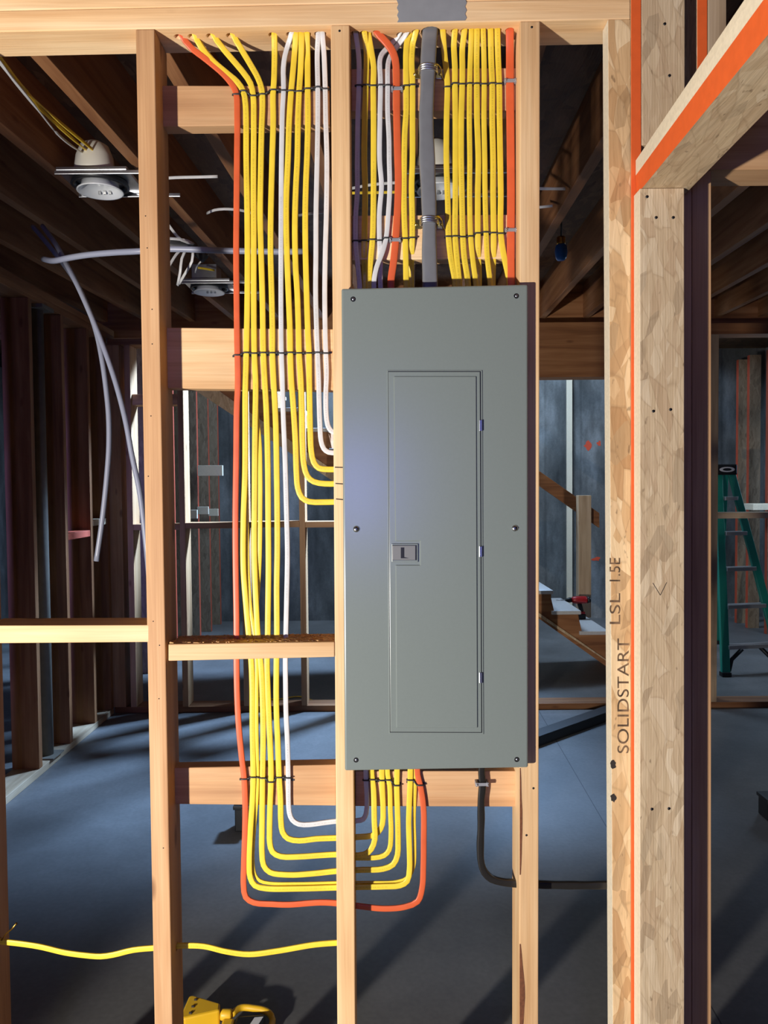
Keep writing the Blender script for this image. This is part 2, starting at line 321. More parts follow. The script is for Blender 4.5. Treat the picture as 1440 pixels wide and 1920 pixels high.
# ------------------------------------------------------------------ mesh helpers
class MB:
    def __init__(self): self.bm = bmesh.new(); self.uv = None

    def hexa(self, p, mi=(0,) * 6):
        """8 points: front ring (bl, br, tr, tl) then back ring"""
        v = [self.bm.verts.new(q) for q in p]
        for k, f in enumerate(((0, 1, 2, 3), (5, 4, 7, 6), (4, 0, 3, 7), (1, 5, 6, 2), (3, 2, 6, 7), (4, 5, 1, 0))):
            fc = self.bm.faces.new([v[i] for i in f]); fc.material_index = mi[k]
        return self

    def box(self, x0, x1, y0, y1, z0, z1, mi=0):
        return self.hexa([(x0, y0, z0), (x1, y0, z0), (x1, y0, z1), (x0, y0, z1), (x0, y1, z0), (x1, y1, z0), (x1, y1, z1), (x0, y1, z1)], (mi,) * 6)

    def ring_loft(self, rings, closed=False, caps=True, mi=0, smooth=True):
        vs = [[self.bm.verts.new(q) for q in r] for r in rings]
        n = len(vs[0]); m = len(vs)
        for i in range(m if closed else m - 1):
            a, b = vs[i], vs[(i + 1) % m]
            for j in range(n):
                f = self.bm.faces.new((a[j], a[(j + 1) % n], b[(j + 1) % n], b[j])); f.smooth = smooth; f.material_index = mi
        if caps and not closed:
            f = self.bm.faces.new(vs[0][::-1]); f.material_index = mi
            f = self.bm.faces.new(vs[-1]); f.material_index = mi
        return vs

    def tube(self, pts, r, n=10, closed=False, mi=0):
        pts = [Vector(p) for p in pts]; rings = []
        for i, p in enumerate(pts):
            a = pts[(i - 1) % len(pts)] if (closed or i) else p
            b = pts[(i + 1) % len(pts)] if (closed or i < len(pts) - 1) else p
            t = (b - a).normalized()
            u = t.cross(Vector((0, 1, 0)) if abs(t.y) < 0.9 else Vector((1, 0, 0))).normalized(); w = t.cross(u)
            rr = r[i] if isinstance(r, (list, tuple)) else r
            rings.append([p + u * rr * math.cos(2 * math.pi * k / n) + w * rr * math.sin(2 * math.pi * k / n) for k in range(n)])
        self.ring_loft(rings, closed, True, mi); return self

    def lathe(self, prof, o, axis, n=28, mi=0, caps=True):
        """profile (r, h) turned about an axis from point o"""
        a = Vector(axis).normalized(); u = a.orthogonal().normalized(); w = a.cross(u); o = Vector(o)
        rings = [[o + a * h + (u * math.cos(2 * math.pi * k / n) + w * math.sin(2 * math.pi * k / n)) * max(r, 1e-5) for k in range(n)] for r, h in prof]
        self.ring_loft(rings, False, caps, mi); return self

    def poly(self, pts, d, mi=0):
        """planar outline (list of points) pushed along vector d"""
        d = Vector(d); a = [self.bm.verts.new(Vector(p)) for p in pts]; b = [self.bm.verts.new(Vector(p) + d) for p in pts]
        n = len(a)
        self.bm.faces.new(a).material_index = mi; self.bm.faces.new(b[::-1]).material_index = mi
        for i in range(n): self.bm.faces.new((a[i], b[i], b[(i + 1) % n], a[(i + 1) % n])).material_index = mi
        return self

    def sweep(self, pts, w, t, n=14, uv=True, nrm=(0, -1, 0)):
        """flat rounded cable along points; w lies across the wall plane"""
        if uv and self.uv is None: self.uv = self.bm.loops.layers.uv.new('UVMap')
        rings = []; L = [0.0]; NR = Vector(nrm)
        for i in range(1, len(pts)): L.append(L[-1] + (pts[i] - pts[i - 1]).length)
        for i, p in enumerate(pts):
            tn = (pts[min(i + 1, len(pts) - 1)] - pts[max(i - 1, 0)]).normalized()
            u = tn.cross(NR).normalized(); q = u.cross(tn).normalized()
            ww = w[i] if isinstance(w, (list, tuple)) else w
            r = []
            for k in range(n):
                a = 2 * math.pi * (k + 0.5) / n; c, s = math.cos(a), math.sin(a)
                r.append(p + u * (ww / 2) * math.copysign(abs(c) ** 0.45, c) + q * (t / 2) * math.copysign(abs(s) ** 0.4, s))
            rings.append(r)
        vs = self.ring_loft(rings)
        if self.uv:
            idx = {}
            for i, r in enumerate(vs):
                for k, v in enumerate(r): idx[v] = (L[i], (k + 0.5) / n)
            for f in self.bm.faces:
                for lp in f.loops:
                    if lp.vert in idx: lp[self.uv].uv = idx[lp.vert]
        return self

    def build(self, name, mat, parent=None, bevel=0.0, smooth=False, seg=2):
        bmesh.ops.recalc_face_normals(self.bm, faces=self.bm.faces)
        if smooth:
            for f in self.bm.faces: f.smooth = True
        me = bpy.data.meshes.new(name)
        co = [v.co.copy() for v in self.bm.verts]
        lo = Vector([min(c[i] for c in co) for i in range(3)]); hi = Vector([max(c[i] for c in co) for i in range(3)])
        o0 = Vector(((lo.x + hi.x) / 2, (lo.y + hi.y) / 2, lo.z))
        base = Vector((0, 0, 0))
        if parent is not None:
            q = parent
            while q is not None: base += q.location; q = q.parent
        for v in self.bm.verts: v.co -= o0
        self.bm.to_mesh(me); self.bm.free()
        for mm in (mat if isinstance(mat, (list, tuple)) else [mat]): me.materials.append(MATS[mm])
        o = bpy.data.objects.new(name, me); C.objects.link(o)
        if parent is not None: o.parent = parent
        o.location = o0 - base
        if bevel:
            b = o.modifiers.new('bevel', 'BEVEL'); b.width = bevel; b.segments = seg; b.limit_method = 'ANGLE'; b.angle_limit = math.radians(40)
        return o


def tag(o, label=None, cat=None, group=None, kind=None):
    for k, v in (('label', label), ('category', cat), ('group', group), ('kind', kind)):
        if v: o[k] = v
    return o


def thing(name, loc, label, cat, group=None):
    o = bpy.data.objects.new(name, None); C.objects.link(o); o.location = loc; o.empty_display_size = 0.05
    return tag(o, label, cat, group)


def drill(o, holes, smooth=False):
    """cut round holes (centre, axis, radius, half length) and keep the plain result"""
    bpy.context.view_layer.update()
    for c, ax, r, h in holes:
        cb = MB(); cb.lathe([(r, -h), (r, h)], c, ax, 14)
        cut = cb.build('cutter', 'black')
        md = o.modifiers.new('hole', 'BOOLEAN'); md.operation = 'DIFFERENCE'; md.solver = 'EXACT'; md.object = cut
        bpy.context.view_layer.update()
        dg = bpy.context.evaluated_depsgraph_get()
        me = bpy.data.meshes.new_from_object(o.evaluated_get(dg))
        old = o.data; bev = [(m.width, m.segments) for m in o.modifiers if m.type == 'BEVEL']
        o.modifiers.clear(); o.data = me
        cm = cut.data; bpy.data.objects.remove(cut); bpy.data.meshes.remove(cm); bpy.data.meshes.remove(old)
    return o


def spline(pts, step=0.012):
    """centripetal-like Catmull-Rom through points"""
    pts = [Vector(p) for p in pts]; out = []
    for i in range(len(pts) - 1):
        p0 = pts[i - 1] if i else pts[0] * 2 - pts[1]
        p1, p2 = pts[i], pts[i + 1]
        p3 = pts[i + 2] if i + 2 < len(pts) else p2 * 2 - p1
        d01 = max((p1 - p0).length, 1e-5) ** 0.5; d12 = max((p2 - p1).length, 1e-5) ** 0.5; d23 = max((p3 - p2).length, 1e-5) ** 0.5
        m1 = (p2 - p1) + d12 * ((p1 - p0) / d01 - (p2 - p0) / (d01 + d12))
        m2 = (p2 - p1) + d12 * ((p3 - p2) / d23 - (p3 - p1) / (d12 + d23))
        n = max(2, int((p2 - p1).length / step))
        for k in range(n):
            t = k / n; t2, t3 = t * t, t * t * t
            out.append(p1 * (2 * t3 - 3 * t2 + 1) + m1 * (t3 - 2 * t2 + t) + p2 * (-2 * t3 + 3 * t2) + m2 * (t3 - t2))
    out.append(pts[-1]); return out
# ================================================================== large structure
D0, D1 = 1.567, 1.656                     # front and back of the near stud wall
SOLE = 0.038


def struct(o): return tag(o, kind='structure')


# floor slab
struct(MB().box(-6, 6.5, -4.2, 9.2, -0.12, 0.0).build('floor', 'floor'))
# concrete walls of the basement
struct(MB().box(-4.2, 6.2, 8.40, 8.62, 0.0, 3.6).build('wall_back', 'concrete'))
struct(MB().box(-4.2, -4.0, 2.2, 8.40, 0.0, 2.75).build('wall_left', 'concrete'))
struct(MB().box(4.15, 4.35, 3.2, 8.40, 0.0, 3.6).build('wall_right', 'concrete'))


def jz(y): return 2.515 + 0.027 * (y - 1.7)       # underside of the joists
def jx(x, y): return x + 0.035 * (y - 1.7)


# subfloor above the joists; the stairwell is left open
JH = 0.235
for x0, x1, y0, y1 in ((-4.3, 4.4, 0.9, 5.35), (-4.3, -2.0, 5.35, 8.4), (2.9, 4.2, 5.35, 8.4)):
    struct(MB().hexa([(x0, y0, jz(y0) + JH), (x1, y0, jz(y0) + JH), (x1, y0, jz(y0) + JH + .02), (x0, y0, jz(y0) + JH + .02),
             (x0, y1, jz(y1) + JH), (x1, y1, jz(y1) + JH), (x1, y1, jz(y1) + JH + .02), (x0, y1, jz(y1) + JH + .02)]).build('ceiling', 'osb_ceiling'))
ORD = 'first second third fourth fifth sixth seventh eighth ninth tenth eleventh twelfth thirteenth fourteenth fifteenth'.split()
JX = [round(-3.25 + 0.3 * k, 3) for k in range(22)]
for k, x in enumerate(JX):
    y0, y1 = 1.668, 5.32
    q = []
    for y in (y0, y1):
        for dx, dz in ((0, 0), (.04, 0), (.04, JH), (0, JH)): q.append((jx(x, y) + dx, y, jz(y) + dz))
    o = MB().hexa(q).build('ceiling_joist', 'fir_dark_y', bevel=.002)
    n = sum(1 for v in JX if v < x and v < -0.3)
    if x < -0.3: lab = 'brown ceiling joist left of the electrical panel, %s counted leftward from it' % ORD[len([v for v in JX if x < v < -0.3])]
    elif x < 0.2: lab = 'brown ceiling joist running back above the electrical panel, %s of these' % ('left one' if x < -0.1 else 'right one')
    else: lab = 'brown ceiling joist right of the electrical panel, %s counted rightward from it' % ORD[len([v for v in JX if 0.2 < v < x])]
    tag(o, lab, 'joist', 'ceiling joists')


tag(MB().box(-4.0, 4.1, 5.3215, 5.36, 2.505, 2.852).build('light_block_board', 'fir_dark_x', bevel=.002), 'dark board added to keep stairwell daylight off the joist ends', 'joist')  # added board that blocks stairwell daylight from reaching the joists


# ================================================================== near stud wall
def stud(name, xt, xb, mat, label, d0=D0, d1=D1, wpx=None, w=0.0375, z0=SOLE, z1=2.42, cat='stud', group='near wall studs', bevel=.0022, grow=1):
    """front left (grow=1) or right (grow=-1) edge seen at pixel xt on row 50 and xb on row 1920"""
    a, b = P(xt, 50, d0), P(xb, 1920, d0)

    def X(z): return b.x + (a.x - b.x) * (z - b.z) / (a.z - b.z)
    ww = w * grow
    l0, l1, h0, h1 = min(X(z0), X(z0) + ww), max(X(z0), X(z0) + ww), min(X(z1), X(z1) + ww), max(X(z1), X(z1) + ww)
    o = MB().hexa([(l0, d0, z0), (l1, d0, z0), (h1, d0, z1), (h0, d0, z1), (l0, d1, z0), (l1, d1, z0), (h1, d1, z1), (h0, d1, z1)]).build(name, mat, bevel=bevel)
    return tag(o, label, cat, group)


ZP = {}
def plate_z(px, front=True):              # underside of the top plate along its front edge
    return P(px, 59.5 - 0.0207 * px, D0).z


xa, xb_ = P(-90, 60, D0).x, P(1182, 35, D0).x
def slab(name, ya, yb, z0a, z0b, h, mat, label, cat):
    q = []
    for y in (D0, D1):
        q += [(xa, y, z0a), (xb_, y, z0b), (xb_, y, z0b + h), (xa, y, z0a + h)]
    return tag(MB().hexa(q).build(name, mat, bevel=.002), label, cat, 'top plates of the near wall')


za, zb = P(-90, 61.4, D0).z, P(1182, 35.2, D0).z
lower_plate = slab('top_plate', 0, 0, za, zb, 0.041, 'fir_x', 'lower light fir top plate drilled for the cables', 'plate')
upper_plate = slab('top_plate', 0, 0, za + .0418, zb + .0418, 0.038, 'fir_x', 'upper light fir top plate resting on the drilled plate', 'plate')
tag(MB().box(xa, 1.9, D0, D1, 0.0005, SOLE).build('sole_plate', 'fir_x', bevel=.002), 'fir sole plate under the near studs', 'plate')


def top_of(px): return plate_z(px) - 0.0006


S0 = stud('wall_stud', -66, -18, 'fir_red_z', 'fir stud cut by the left edge of the photo', w=.0375, grow=-1, z1=top_of(-70))
S1 = stud('wall_stud', 254, 289.5, 'fir_red_z', 'full height fir stud left of the yellow cable bundle', z1=top_of(270))
S2 = stud('wall_stud', 620, 632.5, 'fir_z', 'fir stud against the left side of the gray panel', z1=top_of(640))
S3 = stud('wall_stud', 975, 973.5, 'fir_z', 'fir stud against the right side of the gray panel', w=.040, z1=top_of(1000))


def block(px, d0, d1, mat, label, name='wood_block', bevel=.002, group='blocking between the near studs'):
    """front face given by four pixels bl br tr tl on plane d0, pushed straight back to d1"""
    f = [P(x, y, d0) for x, y in px]
    o = MB().hexa(f + [Vector((p.x, d1, p.z)) for p in f]).build(name, mat, bevel=bevel)
    return tag(o, label, 'block', group)


B0, B1_ = 1.6185, 1.6555
block([(304, 237), (618, 233), (617, 161), (303, 160)], B0, B1_, 'fir_red_x', 'uppermost block behind the cables left of the middle stud')
block([(312, 728), (626, 732), (625, 617), (311, 614)], B0, B1_, 'fir_x', 'wide pale block behind the cables at mid height')
block([(326, 1508), (630, 1511), (630, 1434), (325, 1440)], B0, B1_, 'fir_red_x', 'low block behind the cables left of the middle stud')
block([(656, 208), (977, 207), (977, 127), (656, 129)], B0, B1_, 'fir_red_x', 'uppermost block behind the gray service cable')
block([(657, 487), (977, 485), (977, 402), (657, 404)], B0, B1_, 'fir_x', 'block just above the panel behind the cables')
block([(666, 1512), (972, 1513), (972, 1446), (666, 1446)], B0, B1_, 'fir_red_x', 'low block below the panel between the studs')
flat_block = block([(315.5, 1239.5), (627.5, 1232), (627.5, 1203.5), (315.5, 1208)], D0 - .0015, D1, 'fir_x', 'flat block with sawdust on top drilled for cables')
left_sill = block([(-33, 1206.5), (280, 1204), (280, 1172), (-33, 1173)], D0, D1, 'fir_x', 'flat block level with the waist at the left edge of the photo')

# sawdust lying on the flat block
sb = MB(); rs = random.Random(3)
zl, zr = P(316, 1208, D0).z, P(627, 1203.5, D0).z
xl, xr = P(318, 1208, D0).x, P(625, 1203, D0).x
for k in range(420):
    t = rs.random(); x = xl + (xr - xl) * t
    y = 1.572 + 0.08 * rs.random() ** 1.2
    if 0.45 < t < 0.62 and rs.random() < .4: continue
    z = zl + (zr - zl) * t + .0004
    a = rs.random() * math.pi; l = rs.uniform(.001, .0055); w_ = rs.uniform(.0006, .0016); h = rs.uniform(.0004, .0016)
    c, s = math.cos(a), math.sin(a)
    pts = [(x + c * u - s * v, y + (s * u + c * v) * .8, z + rs.uniform(0, .001)) for u, v in ((-l, -w_), (l, -w_), (l, w_), (-l, w_))]
    sb.poly(pts, (0, 0, h))
tag(sb.build('sawdust', 'sawdust'), 'wood shavings scattered on the flat drilled block', 'sawdust', kind='stuff')

# ------------------------------------------------------------------ engineered posts on the right
# strand board turned flat to the wall plane, printed face towards the room
def wpost(name, xl, xr, py_b, py_t, d0, d1, mats, label, z0=None, z1=None, mi=(0, 0, 1, 0, 0, 0), cat='post', group=None):
    def fx(px, z):
        a_, b_ = (px if isinstance(px, tuple) else (px, px))
        A, B = P(a_, 50, d0), P(b_, 1920, d0)
        return B.x + (A.x - B.x) * (z - B.z) / (A.z - B.z)
    px0 = xl[0] if isinstance(xl, tuple) else xl
    z0 = P(px0, py_b, d0).z if z0 is None else z0; z1 = P(px0, py_t, d0).z if z1 is None else z1
    q = [(fx(xl, z0), d0, z0), (fx(xr, z0), d0, z0), (fx(xr, z1), d0, z1), (fx(xl, z1), d0, z1)]
    q += [(a, d1, c) for a, _, c in q]
    return tag(MB().hexa(q, mi).build(name, mats, bevel=.0012), label, cat, group)


def ext(p, q, z): return Vector((q.x + (p.x - q.x) * (z - q.z) / (p.z - q.z), p.y, z))


lsl = wpost('strand_stud', (1140, 1149), (1182.3, 1183), 0, 0, D0, D0 + .038, ['lsl_z', 'edge_pale'], 'printed strand lumber stud left of the full height orange edge', z0=.0005, z1=plate_z(1160) - .0008, cat='stud')
edge = wpost('strand_stud', 1182.8, 1202.5, 0, 0, D0, D0 + .12, ['paint_orange', 'lsl_z'], 'strand stud whose orange front edge runs the full height', z0=.0005, z1=2.66, mi=(0, 1, 1, 1, 1, 1), cat='stud')
LX = P(1160, 1300, D0 + .019).x


# printing on that face, read upward
def stamp(txt, px0, px1, py0, py1, parent):
    cu = bpy.data.curves.new('print', 'FONT'); cu.body = txt; cu.extrude = 0.0001
    tmp = bpy.data.objects.new('print', cu); C.objects.link(tmp); bpy.context.view_layer.update()
    me = bpy.data.meshes.new_from_object(tmp.evaluated_get(bpy.context.evaluated_depsgraph_get()))
    bpy.data.objects.remove(tmp); bpy.data.curves.remove(cu)
    xs = [v.co.x for v in me.vertices]; ys = [v.co.y for v in me.vertices]
    A, B, E = P(px1, py1, D0), P(px1, py0, D0), P(px0, py1, D0)
    for v in me.vertices:
        u = (v.co.x - min(xs)) / (max(xs) - min(xs)); w_ = (v.co.y - min(ys)) / (max(ys) - min(ys))
        v.co = A + (B - A) * u + (E - A) * w_ + Vector((0, -.0002 if v.co.z > 0 else .0002, 0)) - parent.location
    me.materials.append(MATS['ink_worn'])
    o = bpy.data.objects.new('printed_text', me); C.objects.link(o); o.parent = parent
    tag(o, 'black ink printing')


stamp('SOLIDSTART', 1157.5, 1179, 1197, 1412, lsl)
stamp('1.5E', 1143, 1163, 1046, 1090, lsl)
stamp('LSL', 1143, 1163, 1112, 1170, lsl)
for (px, py, r) in ((1149.5, 1434, .0075), (1150, 1496, .007)):      # marker blots near the foot
    p = P(px, py, D0 - .0001); rr = random.Random(py)
    MB().poly([p + Vector((r * rr.uniform(.6, 1.1) * math.cos(k * .4488), 0, 1.3 * r * rr.uniform(.7, 1.1) * math.sin(k * .4488))) for k in range(14)], (0, -.0003, 0)).build('marker_blot', 'ink', lsl)

# wide strand post: lower trimmer standing proud, carrying the beam
PF, PB = 1.5290, 1.5665
pz = P(1240, 353, PF).z


trimmer = wpost('trimmer_post', 1200, 1283, 0, 0, PF, PB, ['lsl_gray_z', 'edge_pale'], 'wide strand lumber post standing under the orange striped beam', z0=.0005, z1=pz)
cripple = wpost('cripple_post', 1203.5, 1284, 0, 0, D0, D1, ['lsl_gray_z', 'edge_pale'], 'upper strand post beside the orange edge, above the beam', z0=pz + .10, z1=2.66)
for px, py in ((1225, 771), (1257, 768), (1222, 1517), (1254, 1516), (1230, 408), (1262, 408), (1213, 369)):
    p = P(px, py, PF); MB().lathe([(.0001, .0012), (.0028, .0010), (.0030, -.0008)], p, (0, -1, 0), 12).build('nail_head', 'black', trimmer)
for px, py in ((1246, 45), (1255, 142)):
    p = P(px, py, D0); MB().lathe([(.0001, .0012), (.0028, .0010), (.0030, -.0008)], p, (0, -1, 0), 12).build('nail_head', 'black', cripple)
# a pencilled caret on the post
for (ax_, ay_, bx_, by_) in ((1224, 1093, 1238, 1116), (1238, 1116, 1250, 1092)):
    A, B = P(ax_, ay_, PF), P(bx_, by_, PF); n = (B - A).cross(Vector((0, 1, 0))).normalized() * .0006
    MB().poly([A - n, B - n, B + n, A + n], (0, -.0002, 0)).build('pencil_mark', 'ink', trimmer)

# shadowed studs beside the post
KD = 1.598
king = wpost('king_stud', 1262, 1297, 0, 190, KD, KD + .089, ['fir_red_z'], 'shaded fir stud directly right of the wide strand post', z0=.0005, mi=(0,) * 6, cat='stud')
jack = wpost('jack_stud', 1298, 1333.5, 0, 320, KD, KD + .089, ['fir_red_z'], 'shaded fir stud at the edge of the right doorway', z0=.0005, mi=(0,) * 6, cat='stud')
wpost('door_header', 1299, 1560, 318.5, 196, KD, KD + .089, ['fir_red_x'], 'shaded fir header over the right doorway', mi=(0,) * 6, cat='header')
ob = wpost('strand_stud', 1307, 1326.5, 193, -110, KD, KD + .12, ['lsl_gray_z', 'paint_orange'], 'short orange edged stud above the beam at the top right', mi=(1, 0, 0, 0, 0, 0), cat='stud')
wpost('cripple_stud', 1327.5, 1362, 193, -110, KD, KD + .089, ['fir_gray_z'], 'short gray stud above the right doorway header', mi=(0,) * 6, cat='stud')

# beam coming towards the camera from the top of the post
fa = 1.5640
BL, BR, TR, MLp, TL = P(1194, 366, fa), P(1284, 349, fa), P(1284, 292, fa), P(1192, 329, fa), P(1192, 301, fa)
BL.z = max(BL.z, pz + .0008) if BL.z < pz else BL.z; BR.z = BL.z = pz + .0008
nb = .72
k = fa / nb
nBL, nBR, nTR, nM, nTL = P(1731, -290, nb), P(1938, -300, nb), P(1938, -470, nb), P(1726, -405, nb), P(1720, -480, nb)
bb = MB(); v = [bb.bm.verts.new(p) for p in (BL, BR, TR, TL, MLp, nBL, nBR, nTR, nTL, nM)]
for idx, mi in (((0, 1, 6, 5), 0), ((0, 5, 9, 4), 1), ((4, 9, 8, 3), 2), ((3, 8, 7, 2), 2), ((1, 2, 7, 6), 0), ((0, 4, 3, 2, 1), 0), ((5, 6, 7, 8, 9), 0)):
    f = bb.bm.faces.new([v[i] for i in idx]); f.material_index = mi
tag(bb.build('strand_beam', ['lsl_gray_y', 'paint_orange', 'edge_pale']), 'strand lumber beam with orange stripe rising to the top right corner', 'beam')

# strip of bark left on the inner edge of the right near stud
rb = random.Random(2)
for ya, yb, w in ((1440, 1640, 3.5), (1770, 1985, 8), (700, 800, 0)):
    if not w: continue
    top = [(974.5 - (y_ - 1440) * .0006, y_) for y_ in range(ya, yb + 1, 20)]
    bot = [(x_ + w * math.sin(math.pi * (i_ + .3) / len(top)) * rb.uniform(.75, 1.1) + 1.2, y_) for i_, (x_, y_) in enumerate(top)]
    MB().poly([P(x_, y_, D0 - .0002) for x_, y_ in top + bot[::-1]], (0, -.0006, 0)).build('bark_strip', 'bark', S3)

# duct tape over the plates
tp = []
rt = random.Random(5)
zz = [-70, -58, -46, -34, -22, -10, 0, 8, 15, 22, 29, 36, 41]
for i, y in enumerate(zz): tp.append((743 + (3.0 if i % 2 else 0) + (y + 20) * .03, y + (i == len(zz) - 1) * 1))
for i, y in enumerate(zz[::-1]): tp.append((875 + (0 if i % 2 else -3.0), y - 2.5))
o = MB().poly([P(x, y, D0 - .0006) for x, y in tp], (0, -.0005, 0)).build('duct_tape', 'tape')
tag(o, 'gray duct tape strip over the top plates above the panel', 'tape')

# ================================================================== electrical panel
CV = 1.5440
panel = thing('electrical_panel', P(817, 1443, CV), 'large gray flush electrical panel with a hinged door', 'electrical panel')
cq = [P(646.5, 1445.5, CV), P(990.5, 1439.5, CV), P(990, 533, CV), P(640, 541, CV)]
cover = MB().hexa(cq + [Vector((p.x, CV + .0085, p.z)) for p in cq]).build('cover', 'enamel', panel, bevel=.0038, seg=3)
bl, br_, tr, tl = [P(x, y, 1.556) for x, y in ((659, 1432), (971, 1428), (970, 545), (658, 552))]
xs2 = max(S2.location.x, 0)
bx0, bx1 = P(662, 900, 1.60).x, P(972, 900, 1.60).x
bz0, bz1 = P(700, 1434, 1.556).z, P(700, 549, 1.556).z
box = MB().box(bx0, bx1, CV + .0088, 1.652, bz0, bz1).build('enclosure', 'enamel_box', panel, bevel=.002)


def flat(px, d, t, name, mat, parent, bevel=0, seg=2):
    return MB().poly([P(x, y, d) for x, y in px], (0, t, 0)).build(name, mat, parent, bevel=bevel, seg=seg)


flat([(725.5, 694), (904.5, 694), (907, 1377), (729.5, 1376)], CV - .0016, .0018, 'door_frame', 'enamel', panel, bevel=.0012, seg=3)
flat([(727.5, 696), (901.5, 696), (904, 1374), (731, 1373.5)], CV - .0018, .0010, 'door_gap', 'black', panel)
door = flat([(728.3, 697), (900, 697), (902.8, 1373), (732, 1372.5)], CV - .0030, .0028, 'door', 'enamel', panel, bevel=.0009)
flat([(738, 705.5), (893, 705.5), (895.5, 1365), (743, 1365), (741.5, 1059.5), (787.5, 1059.5), (787.5, 1015), (741.2, 1015)], CV - .0054, .0033, 'raised_face', 'enamel', door, bevel=.0028, seg=4)
lat = flat([(734.5, 1054), (784, 1054), (784, 1019.5), (734.2, 1019.5)], CV - .0058, .0040, 'latch_frame', 'enamel', door, bevel=.001)
flat([(735.5, 1050.5), (781.5, 1050.5), (781.5, 1022), (735.5, 1022)], CV - .0061, .0006, 'latch_shadow_gap', 'black', lat)
flat([(736, 1050), (779, 1050), (779, 1023), (736, 1023)], CV - .0070, .0012, 'latch_plate', 'latch', lat, bevel=.0006)
flat([(751.5, 1046.8), (758, 1046.8), (758, 1026.5), (751.5, 1026.5)], CV - .0073, .0004, 'finger_slot', 'black', lat)
flat([(758, 1046.8), (766.5, 1046.8), (758, 1044.5)], CV - .0073, .0004, 'finger_slot', 'black', lat)
for py in (798, 1034, 1270):
    a = P(901.5, py, CV)
    MB().box(a.x - .0035, a.x + .0028, CV - .0042, CV, a.z - .011, a.z + .011).build('hinge', 'zinc', panel, bevel=.0008)
for px, py in ((662, 561), (968, 555), (667.5, 1425), (969, 1424)):
    p = P(px, py, CV)
    MB().lathe([(.0052, -.0004), (.0052, .0004), (.0046, .0005)], p, (0, -1, 0), 20).build('screw_hole', 'black', panel)
    MB().lathe([(.0030, .0003), (.0028, .0012), (.0016, .0018), (.0001, .0020)], p + Vector((.0004, 0, .0003)), (0, -1, 0), 16).build('screw', 'zinc', panel, smooth=True)
for px, py in ((668, 992), (965.5, 990.5)):
    p = P(px, py, CV)
    s = MB().lathe([(.0066, -.0003), (.0064, .0012), (.0050, .0028), (.0026, .0038), (.0001, .0041)], p, (0, -1, 0), 24).build('screw', 'steel', panel, smooth=True)
    MB().box(p.x - .0045, p.x + .0045, p.y - .0043, p.y - .0034, p.z - .0005, p.z + .0005).build('screw_slot', 'black', s)

# ================================================================== cables
DC = 1.6135
CAB = {}


def cable(key, name, mat, pts, w, label, group, t=0.0052, plate=False, enter=None, start=None, col=None):
    """pts are pixels, optionally with a depth of their own"""
    q = []
    for i, p in enumerate(pts):
        d = p[2] if len(p) > 2 else (1.599 if (plate and i == 0) else DC)
        q.append(P(p[0], p[1], d))
    if plate: q.insert(0, q[0] + Vector((q[0].x - q[1].x, 0, 0)) * .15 + Vector((0, 0, .045)))
    if start is not None: q.insert(0, Vector(start(q[0])))
    if enter is not None: q.append(Vector(enter(q[-1])))
    s = spline(q, .010)
    o = MB().sweep(s, w, t).build(name, mat)
    CAB[key] = (s, w)
    return tag(o, label, 'cable', group)


GL, GR, GB = 'cables in the left bay', 'cables entering the top of the panel', 'cables'
plate_holes = []
YW, WW, OW = .0120, .0104, .0124


def into_box_top(p): return (p.x + .001, 1.612, bz1 - .006)
def into_box_bottom(p): return (p.x, 1.610, bz0 + .008)
def into_box_left(p): return (bx0 + .006, p.y, p.z)


O1 = [(340, 64), (357, 88), (386, 111), (420, 140), (438, 163), (443.5, 178), (445, 215), (444.5, 300), (443.5, 400), (443, 475), (444.5, 625), (446, 720), (444, 769), (443, 858), (441.5, 977), (442, 1066), (443.5, 1160), (443.7, 1246), (444.6, 1299), (447, 1351), (453, 1417), (458, 1460), (460, 1510), (459.5, 1560), (457.5, 1621), (457, 1660), (461, 1682), (476, 1692), (510, 1695), (541, 1696), (601, 1692), (632, 1693.5), (678, 1699.5), (722, 1703.5), (760, 1700), (783, 1690), (791.5, 1665), (794, 1620), (794.5, 1581), (794, 1513), (788, 1472), (783, 1452)]
cable('O1', 'orange_cable', 'c_orange', O1, OW, 'orange cable, outermost of the left bay, looping under to the panel bottom', GL, plate=True, enter=into_box_bottom)
Y1 = [(365, 63), (375, 85), (396, 112), (425, 137), (446, 155), (456.5, 172), (460.5, 195), (462, 300), (464, 425), (464, 550), (462, 662), (460, 740), (460, 799), (459.5, 888), (456.5, 977), (456.5, 1066), (462, 1140), (467, 1196), (471, 1238), (473, 1286), (473.5, 1365), (475, 1457), (473.5, 1500), (470.5, 1545), (467.5, 1615), (469.5, 1645), (478, 1660), (498, 1665.5), (561, 1666), (632, 1664), (678, 1663), (722, 1662), (750, 1660), (763.5, 1652), (768, 1630), (768, 1600), (766.5, 1541), (769, 1472), (769.5, 1452)]
cable('Y1', 'yellow_cable', 'c_yellow', Y1, YW, 'yellow cable running just inside the orange cable in the left bay', GL, plate=True, enter=into_box_bottom)
Y1b = [(369, 62.5, 1.606), (379, 85, 1.6185), (400, 112, 1.6225), (428, 137, 1.6225), (448, 155, 1.6225), (458, 172, 1.620), (462.5, 195, 1.620), (464, 300, 1.622), (466, 425, 1.622), (466, 550, 1.622), (463.5, 662, 1.620), (461, 740, 1.620), (461, 799, 1.622), (462, 900, 1.622), (463.5, 977, 1.620), (465, 1066, 1.6185), (471, 1150, 1.6145), (478, 1196, 1.613), (481, 1238, 1.613), (481.5, 1365, 1.613), (483, 1457, 1.613), (481.5, 1500), (478, 1541), (474, 1613), (478, 1640), (487, 1651), (505, 1656), (561, 1657), (632, 1655.5), (700, 1655), (745, 1653), (765, 1645), (775.5, 1625), (777.5, 1581), (776.5, 1541), (778.5, 1472), (779, 1452)]
